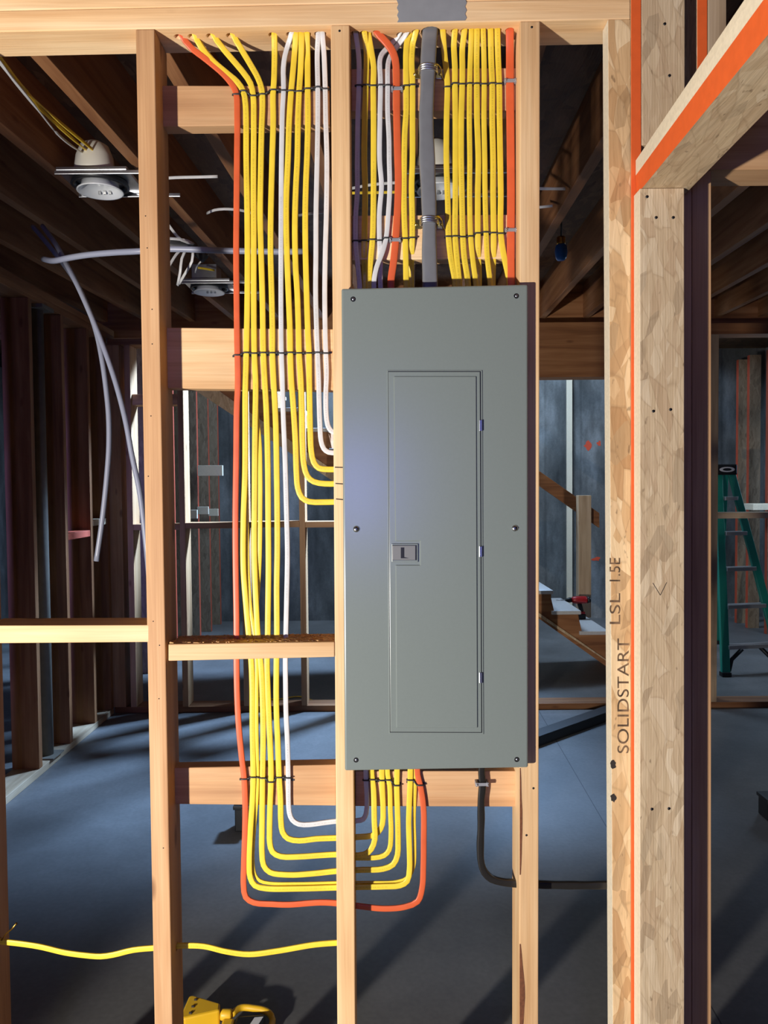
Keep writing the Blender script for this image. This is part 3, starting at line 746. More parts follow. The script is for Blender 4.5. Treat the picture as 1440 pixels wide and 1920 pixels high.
Y1b = [(a[0], a[1], (a[2] if len(a) > 2 else DC)) for a in Y1b]
Y1b = [(x, y, d + (.0062 if 1450 < y else 0) * (1 if y > 1480 else .5)) for x, y, d in Y1b]
Y1b = [(x, y, min(d, B0 - .003) if (1415 < y < 1515 or 120 < y < 245 or 600 < y < 740) else d) for x, y, d in Y1b]
# ... paired behind its neighbour
cable('Y1b', 'yellow_cable', 'c_yellow', Y1b, .0075, 'thin edge of a second yellow cable behind the one beside the orange cable', GL, t=.0040, plate=False, enter=into_box_bottom)
Y2 = [(400, 64), (415, 87), (436, 112), (457, 137), (470, 157), (475, 180), (476, 230), (475.5, 325), (476, 450), (476, 550), (477, 662), (479.5, 720), (478.5, 799), (477.5, 917), (477, 1036), (480, 1125), (484, 1196), (488.5, 1238), (491.5, 1286), (493.5, 1365), (492.5, 1457), (491.5, 1541), (491.5, 1600), (494.5, 1622), (506, 1635), (541, 1640), (589, 1637.5), (632, 1633), (678, 1631), (718, 1629), (737, 1621), (745.5, 1603), (746.5, 1580), (746, 1541), (744, 1472), (744.5, 1452)]
cable('Y2', 'yellow_cable', 'c_yellow', Y2, YW, 'second yellow cable from the orange cable in the left bay', GL, plate=True, enter=into_box_bottom)
Y2b = [(479, 730, 1.622), (481, 775, 1.620), (486.5, 830, 1.6165), (488, 890, 1.615), (488, 950, 1.615), (486.5, 1051, 1.6165), (482, 1125, 1.6215), (478.5, 1170, 1.6235)]
cable('Y2b', 'yellow_cable', 'c_yellow', Y2b, .0095, 'yellow cable bowing out behind the second yellow cable at mid height', GL, t=.004)
Y3 = [(437, 63.5), (450, 88), (469, 120), (484, 147), (491, 168), (492.5, 190), (490.5, 250), (489, 325), (488, 400), (489, 450), (492, 550), (494, 662), (496, 705), (499.5, 769), (502, 858), (503, 977), (503.5, 1066), (502.5, 1150), (502, 1200), (500.8, 1238), (502, 1286), (504, 1338), (507, 1404), (508.5, 1457), (506.5, 1510), (505.5, 1560), (506, 1580), (511, 1597), (526, 1605.5), (561, 1606), (601, 1603.5), (632, 1602), (660, 1604, 1.6085), (683, 1602, 1.6065), (696, 1592, 1.6065), (703, 1573, 1.6065), (702, 1541, 1.6085), (700.5, 1480), (697, 1452)]
cable('Y3', 'yellow_cable', 'c_yellow', Y3, YW, 'third yellow cable from the orange cable in the left bay', GL, plate=True, enter=into_box_bottom)
Y3b = [(648, 1609, 1.6180), (658, 1608.5, 1.6165), (678, 1608.5), (702, 1608), (720, 1604), (730, 1593), (733.3, 1561), (732, 1520), (730.5, 1472), (727, 1452)]
cable('Y3b', 'yellow_cable', 'c_yellow', Y3b, .0105, 'yellow cable leaving the stud and rising in the middle of the group below the panel', GL, enter=into_box_bottom)
Y4 = [(514.5, 62), (515, 100), (514, 150), (512, 180), (512.5, 225), (510.5, 300), (508, 400), (507.5, 475), (509.5, 550), (511, 625), (511, 662), (513, 710), (517, 790), (519, 888), (520, 977), (520, 1036), (519, 1096), (519.3, 1194), (518.5, 1238), (518, 1300), (518.7, 1340), (521, 1391), (523.5, 1457), (526, 1497), (527, 1540), (530, 1560), (540, 1572), (561, 1576), (593, 1572.5), (632, 1571), (678, 1569), (696, 1567), (709, 1560), (717, 1545), (718.5, 1520), (717, 1480), (716, 1452)]
cable('Y4', 'yellow_cable', 'c_yellow', Y4, YW, 'fourth yellow cable from the orange cable, beside the long white one', GL, plate=True, enter=into_box_bottom)
W1 = [(547, 61), (541, 82), (534.5, 105), (531.5, 128), (532, 170), (530, 205), (528, 300), (527, 475), (527, 575), (528, 662), (529.5, 705), (531, 769), (534.5, 858), (537, 950), (539, 1036), (537.5, 1125), (536, 1194), (535.2, 1238), (535.7, 1290), (536.5, 1338), (539, 1391), (540.7, 1457), (541, 1500), (542.5, 1523), (548, 1537), (560, 1545), (580, 1546), (603, 1543), (632, 1539.5), (668, 1539), (681, 1536), (686.5, 1525), (688, 1500), (686.7, 1472), (686, 1452)]
cable('W1', 'white_cable', 'c_white', W1, WW, 'long white cable in the left bay turning in below the panel', GL, plate=True, enter=into_box_bottom)
Y5 = [(555, 61), (552.5, 100), (548, 150), (546, 172), (542.5, 225), (540, 300), (537, 375), (537, 425), (539, 500), (541, 550), (544, 625), (544.5, 662), (546, 705), (549.5, 754), (554, 828), (556, 888), (558.5, 915), (566, 933), (580, 940.5), (603, 941.5), (632, 941)]
cable('Y5', 'yellow_cable', 'c_yellow', Y5, YW, 'yellow cable turning into the middle stud at the lowest of three pen marks', GL, plate=True, enter=into_box_left)
Y6 = [(566, 61), (564, 125), (561, 172), (559, 225), (557.5, 300), (555, 350), (553, 425), (554.5, 500), (557.5, 550), (560, 625), (561, 662), (564, 710), (566, 769), (567, 828), (570, 872), (576.5, 893), (588, 903), (609, 907), (632, 907)]
cable('Y6', 'yellow_cable', 'c_yellow', Y6, YW, 'yellow cable turning into the middle stud at the middle pen mark', GL, plate=True, enter=into_box_left)
Y7 = [(575.5, 61), (576.5, 100), (577, 167), (577.5, 225), (576, 290), (574, 337), (572.5, 400), (573, 475), (575, 550), (577.5, 625), (579.5, 662), (580, 710), (580.7, 754), (582, 814), (583.7, 846), (588.5, 867), (597.5, 877.5), (612, 880), (632, 880)]
cable('Y7', 'yellow_cable', 'c_yellow', Y7, YW, 'yellow cable turning into the middle stud at the topmost pen mark', GL, plate=True, enter=into_box_left)
W2 = [(597, 61), (595, 100), (596, 165), (596, 225), (595, 290), (592.7, 400), (592.5, 475), (592, 550), (594, 625), (595.5, 662), (597.5, 710), (598.4, 754), (600, 799), (602, 826), (607, 841), (616, 848), (632, 849)]
cable('W2', 'white_cable', 'c_white', W2, WW, 'white cable turning into the middle stud, the lower of the two short ones', GL, plate=True, enter=into_box_left)
W3 = [(604.5, 61), (607.5, 100), (610, 167), (611, 225), (613, 300), (612, 400), (610, 475), (609, 550), (610, 625), (611.2, 662), (612.5, 700), (611, 740), (611.5, 775), (614.5, 797), (621, 808), (632, 812)]
cable('W3', 'white_cable', 'c_white', W3, WW, 'white cable turning into the middle stud, nearest to it and highest', GL, plate=True, enter=into_box_left)

# right bay, above the panel
def topc(key, name, mat, pts, w, label, back=0.0, **kw):
    cable(key, name, mat, pts, w, label, GR, plate=True, enter=(lambda p: (p.x + (.002 if back == 0 else 0), p.y + back + .001, bz1 - .006)), **kw)


topc('W0', 'white_cable', 'c_white', [(666, 55.5), (670, 83), (673, 112), (673, 161), (671, 222), (670, 300), (670, 363), (667, 405), (667, 452), (670, 488), (674, 530)], WW, 'white cable in the shade of the middle stud above the panel')
topc('Ya', 'yellow_cable', 'c_yellow', [(683, 57), (687, 97), (686, 161), (684, 222), (683, 300), (684.5, 349), (684, 405), (683, 452), (683, 487, 1.622), (684, 515, 1.636)], YW, 'first yellow cable above the panel counted from the left', back=.002)
topc('Yb', 'yellow_cable', 'c_yellow', [(690, 57, 1.604), (695, 89, 1.610), (700.6, 125), (700, 161), (700.6, 222), (700.6, 300), (700.6, 349), (700, 405), (698.6, 449), (695, 488), (691.7, 530)], YW, 'second yellow cable above the panel counted from the left')
topc('Wc1', 'white_cable', 'c_white', [(751, 58, 1.607), (739, 77, 1.622), (726, 91, 1.626), (716, 102, 1.622), (712, 116, 1.617), (713, 139), (713.6, 161), (712.5, 222), (712, 300), (715.5, 349), (711.7, 397), (711.7, 452), (713, 490, 1.618), (713, 527, 1.622)], WW, 'left one of two white cables curving behind the orange one above the panel')
topc('Wc2', 'white_cable', 'c_white', [(764, 59, 1.607), (750, 80, 1.622), (736, 99, 1.626), (729, 114, 1.622), (727, 132, 1.615), (727, 161), (727, 208), (729.5, 260), (730, 300), (731, 349), (729, 391), (724, 447), (717, 474, 1.609), (706, 502, 1.607), (701, 533, 1.607)], WW, 'right one of two white cables curving behind the orange one above the panel')
topc('Ob', 'orange_cable', 'c_orange', [(706, 58), (719, 74, 1.605), (733, 91, 1.608), (741, 111, 1.611), (743.3, 139), (743.6, 164), (744, 222), (746, 300), (747, 335), (745.5, 391), (742, 449), (738, 491), (733, 530)], .0150, 'orange cable above the panel left of the gray service cable', t=.0062)
topc('Yd', 'yellow_cable', 'c_yellow', [(769, 60, 1.613), (764.5, 72, 1.616), (761.5, 97), (761.7, 161), (761.7, 208), (759, 250), (758, 300), (757.5, 349), (758, 405), (759.7, 447), (761, 488), (761.7, 530)], YW, 'yellow cable right beside the orange cable left of the service cable')
topc('Ye', 'yellow_cable', 'c_yellow', [(780, 58), (774.5, 80), (772, 111), (773.6, 161), (773.6, 222), (773.5, 300), (772, 349), (773, 405), (773, 447), (771.5, 480, 1.622), (771, 505, 1.636)], YW, 'yellow cable touching the left side of the gray service cable', back=.002)
YF = [
    [(830, 52), (833, 97), (838, 144), (839, 164), (837.5, 222), (837, 300), (838, 335), (840, 391), (841, 444), (846, 488), (853, 526)],
    [(853, 57), (851, 83), (853, 125), (853, 158), (854, 222), (854, 300), (854, 363), (853.5, 444), (857, 488), (861, 528)],
    [(871, 57), (867, 89), (867, 125), (866.7, 158), (865, 222), (864.8, 300), (866, 363), (868, 444), (870.5, 482), (877, 526)],
    [(884, 56), (882, 111), (880.6, 158), (880, 222), (881, 300), (880.6, 363), (882.5, 444), (886.7, 488), (891.7, 528)],
    [(894.5, 56), (893.6, 111), (894, 158), (894.5, 222), (897, 300), (896, 363), (896, 438), (896.5, 480, 1.620), (898, 515, 1.632)],
    [(906, 55.5), (907.5, 111), (908, 158), (907.5, 222), (909, 300), (909.5, 363), (911.7, 444), (914, 486), (918.6, 527)],
    [(920, 54), (921, 111), (923, 158), (923, 222), (924.7, 300), (924.7, 363), (925.6, 438), (925, 480, 1.620), (924, 515, 1.632)],
    [(932.5, 54), (934, 111), (936, 158), (936.7, 222), (938, 300), (939, 363), (939, 438), (945, 480), (954.7, 527)]]
for i, pts in enumerate(YF):
    topc('Yf%d' % i, 'yellow_cable', 'c_yellow', pts, YW if i not in (3, 5) else .0108, ('yellow cable right of the gray service cable, %s of the eight' % ('nearest to it' if i == 0 else ('farthest from it' if i == 7 else ORD[i] + ' counted from it'))), back=.002 if i in (4, 6) else 0)
topc('Of', 'orange_cable', 'c_orange', [(955.6, 53), (956, 100), (956, 153), (956.7, 222), (957.5, 300), (958, 363), (957.7, 433), (957.5, 500), (958, 526)], .0162, 'wide orange cable beside the stud at the right end above the panel', t=.0062)
# gray service cable
gs = [P(807.5, 46, 1.600), P(805, 75, 1.600), P(803, 110, 1.598), P(802, 140, 1.598), P(800.6, 180, 1.598), P(799, 215, 1.598), P(800, 270, 1.598), P(801, 310, 1.598), P(803, 355, 1.598), P(804.7, 410, 1.598), P(804.7, 474, 1.598), P(806, 520, 1.598)]
gs.insert(0, gs[0] + Vector((0, 0, .05))); gs.append(Vector((gs[-1].x, 1.600, bz1 - .004)))
sp_ = spline(gs, .008)
ser = MB().sweep(sp_, [.0305 + .0016 * math.sin(i * .21) + .0008 * math.sin(i * .57) for i in range(len(sp_))], .0215, n=22, uv=False).build('service_cable', 'c_gray')
tag(ser, 'thick gray service cable entering the top of the panel', 'cable')
e = sp_[-1]
MB().sweep([Vector((e.x, 1.600, bz1 + .014)), Vector((e.x, 1.600, bz1 + .001))], .036, .028, n=20, uv=False).build('connector', 'black', ser)
CAB['ser'] = (sp_, .03)

# black cable leaving the panel bottom to the right
BK = [(903, 1452), (904.5, 1472), (902, 1500), (902, 1541), (900.5, 1590), (902, 1617), (908.5, 1635), (921, 1647), (939.5, 1653), (975, 1656.5), (1012, 1658), (1042, 1659), (1094, 1659.5), (1142, 1658.5)]
q = [P(x, y, 1.610) for x, y in BK]; q.insert(0, Vector((q[0].x, 1.610, bz0 + .008))); q.append(q[-1] + Vector((.03, .012, 0)))
sp_ = spline(q, .008)
o = MB().sweep(sp_, [.0150 + .0007 * math.sin(i * .9) for i in range(len(sp_))], .0125, n=16, uv=False).build('black_cable', 'c_black')
tag(o, 'thick black cable from the panel bottom through the right stud', 'cable'); CAB['bk'] = (sp_, .0150)
# lone yellow cable low down
LY = [(-45, 1763), (9, 1766), (71, 1774), (123, 1786), (160, 1791), (189, 1793), (212, 1790), (250, 1781), (292, 1777), (342, 1773), (382, 1774), (425, 1784), (467, 1789), (519, 1783), (590, 1771), (640, 1767)]
sp_ = spline([P(x, y, 1.612) for x, y in LY], .01)
o = MB().sweep(sp_, .0118, .0055).build('yellow_cable', 'c_yellow')
tag(o, 'lone yellow cable hanging low between the studs at the bottom left', 'cable'); CAB['low'] = (sp_, .0118)
o = MB().tube([P(3, 1763, 1.606), P(12, 1750, 1.60), P(22, 1742, 1.596), P(31, 1731, 1.592)], [.0016, .0016, .0016, .0022], 8).build('wire_end', 'brass')
tag(o, 'bare bent wire tip beside the lone yellow cable', 'wire')

# ------------------------------------------------------------------ holes where cables pass through wood
def crossings(axis, value):
    out = []
    for k_, (s, w) in CAB.items():
        for i in range(len(s) - 1):
            a, b = s[i][axis] - value, s[i + 1][axis] - value
            if a * b <= 0 and a != b:
                p = s[i].lerp(s[i + 1], a / (a - b)); out.append((p, w, k_)); 
    return out


def merged(hs, ax, r0):
    done = []
    for p, w, k_ in hs:
        done.append([p.copy(), max(r0, w / 2 + .0035)])
    return done


ph = []
zmid = (za + zb) / 2 + .012
for p, w, k_ in crossings(2, zmid):
    ph.append((p + Vector((-.0035 if p.x < -.15 else 0, -.001, 0)), (0, 0, 1), .0092 if k_ != 'ser' else .0205, .07))
drill(lower_plate, ph)
fz = (zl + zr) / 2 - .016
drill(flat_block, [(p, (0, 0, 1), max(.0092, w / 2 + .0025), .04) for p, w, k_ in crossings(2, fz) if p.x < -.1 and p.y < 1.66])


def stud_x(o): 
    bb_ = [o.matrix_world @ Vector(c) for c in o.bound_box]
    return (min(v.x for v in bb_) + max(v.x for v in bb_)) / 2


bpy.context.view_layer.update()
for o, xs_ in ((S1, stud_x(S1)), (S2, stud_x(S2)), (S3, stud_x(S3)), (S0, stud_x(S0))):
    hs = [(p, (1, 0, 0), max(.009, w / 2 + .002), .045) for p, w, k_ in crossings(0, xs_) if p.z < 1.75 and k_ not in ('O9',)]
    hs = [h for h in hs if not (o is S1 and h[0].z > .8)]
    if hs: drill(o, hs)
drill(lsl, [(p, (1, 0, 0), .011, .05) for p, w, k_ in crossings(0, LX) if k_ == 'bk'])

# marks on the middle stud beside the three entries
for x0_, y0_, x1_, y1_ in ((628, 876, 645, 876.5), (629, 906.5, 645, 907.5), (630, 935.5, 646, 937)):
    A, B = P(x0_, y0_, D0 - .0001), P(x1_, y1_, D0 - .0001); n = Vector((0, 0, .0011))
    MB().poly([A - n, B - n, B + n, A + n], (0, -.0002, 0)).build('pen_mark', 'ink', S2)
for px, py, st in ((636.5, 58, S2), (997, 51, S3), (1000, 1478, S3), (987, 1566, S3)):
    p = P(px, py, D0 - .0001); MB().lathe([(.0001, .0008), (.0022, .0006), (.0024, -.0006)], p, (0, -1, 0), 12).build('nail_head', 'black', st)
for py in (405, 465, 580, 645, 780, 893, 1165, 1210, 1310, 1590):
    p = P(262 + (py - 50) * .019 + (py * 7 % 19), py, D0 - .0001); MB().lathe([(.0001, .0006), (.0012, .0005), (.0013, -.0006)], p, (0, -1, 0), 8).build('nail_hole', 'ink', S1)


# ------------------------------------------------------------------ cable stackers: a strap with one loop round each cable
def at_row(key, py, zref):
    s, w = CAB[key]
    best = None
    for i in range(len(s) - 1):
        a, b = s[i].z - zref, s[i + 1].z - zref
        if a * b <= 0:
            p = s[i].lerp(s[i + 1], a / (a - b) if a != b else 0)
            best = p if best is None or py is None else best
    return best, w


def stacker(keys, rows, label, x0=None, x1=None, branch=0):
    """rows: px,py of the two ends of the row"""
    (ax_, ay_), (bx_, by_) = rows
    cs = []
    for k_ in keys:
        s, w = CAB[k_]
        # point on the cable closest to the row line
        bp = None
        for p in s:
            v = CM.transposed() @ (p - Vector((0, 0, CAMZ))); u = 720 + F * v.x / -v.z; q_ = 960 - F * v.y / -v.z
            row = ay_ + (by_ - ay_) * (u - ax_) / (bx_ - ax_)
            if ax_ - 14 <= u <= bx_ + 14:
                e_ = abs(q_ - row)
                if bp is None or e_ < bp[0]: bp = (e_, p.copy(), w)
        if bp: cs.append((bp[1], bp[2]))
    cs.sort(key=lambda c: c[0].x)
    root = thing('cable_stacker', cs[0][0], label, 'cable strap', 'cable stackers')
    strap = MB()
    A = P(ax_, ay_, B0 - .0003); B = P(bx_, by_, B0 - .0003)
    strap.hexa([(A.x, B0 - .0012, A.z - .0021), (B.x, B0 - .0012, B.z - .0021), (B.x, B0 - .0012, B.z + .0021), (A.x, B0 - .0012, A.z + .0021),
                (A.x, B0 - .0002, A.z - .0021), (B.x, B0 - .0002, B.z - .0021), (B.x, B0 - .0002, B.z + .0021), (A.x, B0 - .0002, A.z + .0021)])
    # small links in front between neighbouring loops
    for (p, w), (q_, w2) in zip(cs, cs[1:]):
        xa_, xb2 = p.x + w / 2 - .001, q_.x - w2 / 2 + .001
        if 0.0005 < xb2 - xa_ < .02:
            strap.tube([Vector((xa_, p.y - .0022, p.z)), Vector((xb2, q_.y - .0022, q_.z))], .0019, 6)
    strap.build('strap', 'black_tie', root)
    for i, (p, w) in enumerate(cs):
        a, t = w / 2 + .0012, .0026 + .0013
        ring = []
        for k in range(20):
            an = 2 * math.pi * k / 20; c, s_ = math.cos(an), math.sin(an)
            ring.append(Vector((p.x + a * math.copysign(abs(c) ** .5, c), p.y + t * math.copysign(abs(s_) ** .6, s_), p.z + .0009 * math.sin(i * 2.3 + k * .0))))
        MB().tube(ring, .0017, 6, True).build('loop', 'black_tie', root)


stacker(['O1', 'Y1', 'Y2', 'Y3', 'Y4', 'W1', 'Y5', 'Y6', 'Y7', 'W2', 'W3'], ((435, 178), (619, 167)), 'black strap looped round the left bay cables near the top')
stacker(['O1', 'Y1', 'Y2', 'Y3', 'Y4', 'W1', 'Y5', 'Y6', 'Y7', 'W2', 'W3'], ((436, 668), (622, 661)), 'black strap looped round the left bay cables at mid height')
stacker(['O1', 'Y1', 'Y2', 'Y3', 'Y4', 'W1'], ((449, 1461), (552, 1462)), 'black strap looped round the left bay cables at the low block')
stacker(['W0', 'Ya', 'Yb', 'Wc1', 'Wc2', 'Yd', 'Ye'], ((665, 161), (785, 162)), 'upper black strap left of the gray service cable')
stacker(['Yf%d' % i for i in range(8)], ((833, 163), (948, 155)), 'upper black strap right of the gray service cable')
stacker(['W0', 'Ya', 'Yb', 'Wc1', 'Wc2', 'Yd', 'Ye'], ((662, 453), (782, 447)), 'lower black strap left of the gray service cable')
stacker(['Yf%d' % i for i in range(8)], ((833, 445), (948, 437)), 'lower black strap right of the gray service cable')
stacker(['W1', 'Y3', 'Y4', 'Y3b', 'Y2'], ((681, 1462), (752, 1468)), 'black strap round the five inner cables under the panel')
stacker(['Y1', 'O1'], ((762, 1466), (799, 1468)), 'black strap round the outer yellow and orange cables under the panel')


def staple(px, py, w, d, label):
    p = P(px, py, d); t = thing('cable_staple', p, label, 'staple', 'gray cable staples')
    MB().box(p.x - w / 2, p.x + w / 2, d - .0065, d - .0035, p.z - .0035, p.z + .0035).build('bridge', 'staple_gray', t, bevel=.001)
    for s in (-1, 1):
        MB().box(p.x + s * w / 2 - .0025, p.x + s * w / 2 + .0025, d - .0075, B0, p.z - .0042, p.z + .0042).build('leg', 'staple_gray', t, bevel=.001)
        MB().lathe([(.0018, 0), (.0016, .0014), (.0001, .0018)], (p.x + s * w / 2, d - .0075, p.z), (0, -1, 0), 12).build('nail', 'steel', t)


staple(744.5, 168, .0195, DC, 'gray staple over the orange cable left of the service cable, upper one')
staple(741, 451, .0195, DC, 'gray staple over the orange cable left of the service cable, lower one')
staple(956.5, 153.5, .0210, DC, 'gray staple over the wide orange cable at the right, upper one')
staple(958, 432.5, .0210, DC, 'gray staple over the wide orange cable at the right, lower one')
staple(903.5, 1469, .0230, 1.606, 'gray staple over the black cable under the panel')


def clamp(px, py, label):
    p = P(px, py, 1.598); t = thing('cable_clamp', p, label, 'clamp', 'metal clamps on the service cable')
    ring = []
    for k in range(28):
        an = 2 * math.pi * k / 28; c, s = math.cos(an), math.sin(an)
        ring.append(Vector((p.x + .0182 * math.copysign(abs(c) ** .8, c), 1.5995 + .0136 * math.copysign(abs(s) ** .8, s), p.z)))
    for dz in (-.0045, .0, .0045):
        MB().tube([v + Vector((0, 0, dz + .0015 * math.sin(i * .4))) for i, v in enumerate(ring)], .0024, 8, True).build('strap_ridge', 'zinc', t)
    # two ears screwed to the block
    for s, m in ((-1, 'zinc_yellow'), (1, 'zinc')):
        x = p.x + s * .0245
        b = MB(); b.box(x - .0085, x + .0085, 1.6120, 1.6145, p.z - .011, p.z + .008).build('ear', m, t, bevel=.001)
        MB().lathe([(.0042, 0), (.0036, .0024), (.0001, .0034)], (x + s * .002, 1.6120, p.z - .002), (0, -1, 0), 14).build('screw', 'zinc_yellow', t, smooth=True)
    MB().sweep([Vector((p.x + .010, 1.5868, p.z + .004)), Vector((p.x + .019, 1.590, p.z + .0065)), Vector((p.x + .0255, 1.597, p.z + .003)), Vector((p.x + .0285, 1.606, p.z - .006)), Vector((p.x + .029, 1.613, p.z - .011))], .011, .0016, 10, uv=False, nrm=(0, -.6, .5)).build('strap_tail', 'zinc_yellow', t)


clamp(803, 131, 'metal clamp holding the service cable near the top plate')
clamp(805, 415, 'metal clamp holding the service cable just above the panel')
# ================================================================== framing at the far side of the room
def gbox(name, x0, x1, y0, y1, z0, z1, mat, label, cat, group=None, bevel=.002, parent=None):
    o = MB().box(x0, x1, y0, y1, z0, z1).build(name, mat, parent, bevel=bevel)
    return tag(o, label, cat, group)


LWX = -1.78
# wall on the left running away from the camera
tag(MB().box(LWX - .14, LWX, 3.0, 4.99, .0005, .038).build('sole_plate', 'fir_gray_y', bevel=.002), 'sole plate on the floor under the left side wall studs', 'plate')
tag(MB().box(LWX - .14, LWX, 3.0, 5.14, 2.44, 2.478).build('top_plate', 'fir_dark_y', bevel=.002), 'lower top plate of the left side wall', 'plate')
tag(MB().box(LWX - .14, LWX, 3.0, 5.14, 2.4785, 2.5165).build('top_plate', 'fir_dark_y', bevel=.002), 'upper top plate of the left side wall', 'plate')
LWL = {3.50: 'left side wall stud cut by the edge of the photo', 3.90: 'broad left side wall stud left of the round column', 4.29: 'left side wall stud right of the round column', 4.66: 'left side wall stud between the red and pale blocks', 4.945: 'last left side wall stud behind the hanging white pipe'}
for y, lab in LWL.items():
    gbox('wall_stud', LWX - .14, LWX, y, y + .038, .0385, 2.4395, 'fir_dark_z', lab, 'stud', 'left side wall studs')  # darker fir chosen to put the shade on these studs into their colour
gbox('wood_block', LWX - .092, LWX - .003, 4.3285, 4.6595, 1.185, 1.223, 'paint_red', 'red painted block between two left side wall studs', 'block')
gbox('wood_block', LWX - .092, LWX - .003, 4.6985, 4.9445, 1.245, 1.283, 'fir_gray_y', 'pale block between two left side wall studs behind the pipe', 'block')
col = thing('support_column', (-1.83, 4.10, 0), 'gray round steel column between the left side wall studs', 'column')
MB().lathe([(.040, 0.006), (.040, 2.42)], (-1.835, 4.10, 0), (0, 0, 1), 28).build('shaft', 'column', col, smooth=False)
MB().box(-1.905, -1.765, 4.03, 4.17, .0385, .046).build('base_plate', 'column', col, bevel=.001)
MB().box(-1.905, -1.765, 4.03, 4.17, 2.42, 2.4395).build('cap_plate', 'column', col, bevel=.001)

# far stud wall
FY0, FY1 = 5.0, 5.14
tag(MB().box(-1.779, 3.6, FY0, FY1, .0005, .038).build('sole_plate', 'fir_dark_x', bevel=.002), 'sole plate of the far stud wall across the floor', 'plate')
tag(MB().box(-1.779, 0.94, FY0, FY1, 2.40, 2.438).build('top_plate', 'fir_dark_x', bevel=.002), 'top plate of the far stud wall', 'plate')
FPX = [205, 239, 337, 453, 562, 665, 770, 880]
FLB = ['dark corner stud where the left side wall meets the far wall', 'far wall stud left of the tall near stud, pale right side', 'far wall stud just right of the tall near stud', 'far wall stud behind the left bay cables, left one', 'far wall stud behind the left bay cables, right one', 'far wall stud hidden behind the middle stud', 'far wall stud behind the panel, left one', 'far wall stud behind the panel, right one']
for px, lab in zip(FPX, FLB):
    x = (px - 720) / F * FY0 - .004
    if px > 600: continue
    gbox('wall_stud', x, x + (.038 if px != 205 else .085), FY0, FY1, .0385, 2.3995, 'fir_red_z' if px != 205 else 'fir_red_z', lab, 'stud', 'far wall studs')
fx = [(px - 720) / F * FY0 - .004 for px in FPX]
for i, (lab, py) in enumerate((('far wall block level with the eye behind the hanging pipe', 986), ('far wall block behind the orange cable', 984), ('far wall block behind the yellow cables', 983))):
    zt = P(400, py - 4, FY0).z
    gbox('wood_block', fx[1 + i] + .0385, fx[2 + i] - .0005, FY0, FY1, zt - .038, zt, 'fir_red_x', lab, 'block', 'far wall blocks')
zt = P(600, 978, FY0).z
gbox('wood_block', fx[4] + .0385, fx[4] + .40, FY0, FY1, zt - .038, zt, 'fir_red_x', 'far wall block left of the panel at eye level', 'block', 'far wall blocks')
gbox('wall_stud', fx[4] + .4005, fx[4] + .4385, FY0, FY1, .0385, 2.3995, 'fir_gray_z', 'far wall stud behind the middle near stud', 'stud', 'far wall studs')
zt = P(280, 738, FY0).z
gbox('wood_block', fx[1] + .0385, fx[2] - .0005, FY0 + .03, FY1, zt - .07, zt, 'fir_red_x', 'bright far wall block left of the tall near stud', 'block', 'far wall blocks')
# header over the opening right of the panel and the framing by the right doorway
hx0, hx1 = .945, 2.06
z0 = P(1070, 707, FY0).z; z1 = P(1070, 604, FY0).z
gbox('door_header', .94, 2.04, FY0, FY1, z0, z1, 'fir_dark_x', 'brown header board right of the panel across the far opening', 'header')
gbox('wall_stud', .895, .939, FY0, FY1, .0385, z1, 'fir_gray_z', 'far wall stud behind the panel carrying the header', 'stud', 'far wall studs')
x = (1326 - 720) / F * FY0
zt = P(1380, 626, FY0).z
gbox('wall_stud', x, x + .071, FY0, FY1, .0385, zt - .0005, 'fir_gray_z', 'far doubled stud seen through the right doorway', 'stud', 'far wall studs')
gbox('top_plate', 2.045, 3.6, FY0, FY1, zt, zt + .07, 'fir_dark_x', 'far plate over the ladder seen through the right doorway', 'plate')
z0 = P(1390, 972, FY0).z
gbox('wood_block', x + .0715, 2.95, FY0, FY1, z0, z0 + .038, 'fir_gray_x', 'far wall block in front of the green ladder', 'block')
gbox('wall_stud', 2.9505, 2.9885, FY0, FY1, .0385, zt - .0005, 'fir_gray_z', 'far wall stud at the right of the green ladder', 'stud', 'far wall studs')

# strand studs with red edges beyond the far wall
def edge_stud(x0, x1, y, z1, label, side, parent=None, z0=.0005, mat='lsl_dark_z'):
    b = MB(); mi = (0, 0, 1 if side < 0 else 0, 1 if side > 0 else 0, 0, 0)
    b.hexa([(x0, y, z0), (x1, y, z0), (x1, y, z1), (x0, y, z1), (x0, y + .052, z0), (x1, y + .052, z0), (x1, y + .052, z1), (x0, y + .052, z1)], mi)
    return tag(b.build('strand_stud', [mat, 'paint_red'], bevel=.001), label, 'stud', 'red edged studs in the far room')


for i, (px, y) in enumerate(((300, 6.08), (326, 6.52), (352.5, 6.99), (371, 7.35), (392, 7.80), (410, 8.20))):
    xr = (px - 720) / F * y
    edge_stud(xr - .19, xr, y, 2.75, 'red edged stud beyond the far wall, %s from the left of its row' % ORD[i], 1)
for i, (pa, pb, y, ya_, yb_) in enumerate(((373, 419, 7.33, 873, 892), (352, 371, 6.985, 956, 972), (371, 392, 7.345, 950, 964), (392, 410, 7.76, 954, 967))):
    a, b = P(pa, ya_, y), P(pb, yb_, y)
    gbox('wood_block', a.x, b.x, y - .03 - (.0 if i else .02), y - .0005, b.z, a.z, 'edge_pale', ['whitish block across the red edged studs, the upper one', 'whitish low block on the red edged studs, left of three', 'whitish low block on the red edged studs, middle of three', 'whitish low block on the red edged studs, right of three'][i], 'block', 'blocks on the red edged studs', bevel=.001)
for i, (px, y) in enumerate(((1383.5, 8.02), (1404, 7.74), (1440, 7.42))):
    xr = (px - 720) / F * y
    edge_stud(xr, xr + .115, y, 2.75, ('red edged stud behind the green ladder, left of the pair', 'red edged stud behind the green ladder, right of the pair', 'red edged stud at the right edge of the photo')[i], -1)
a, b = P(1412, 945, 7.2), P(1475, 956, 7.2)
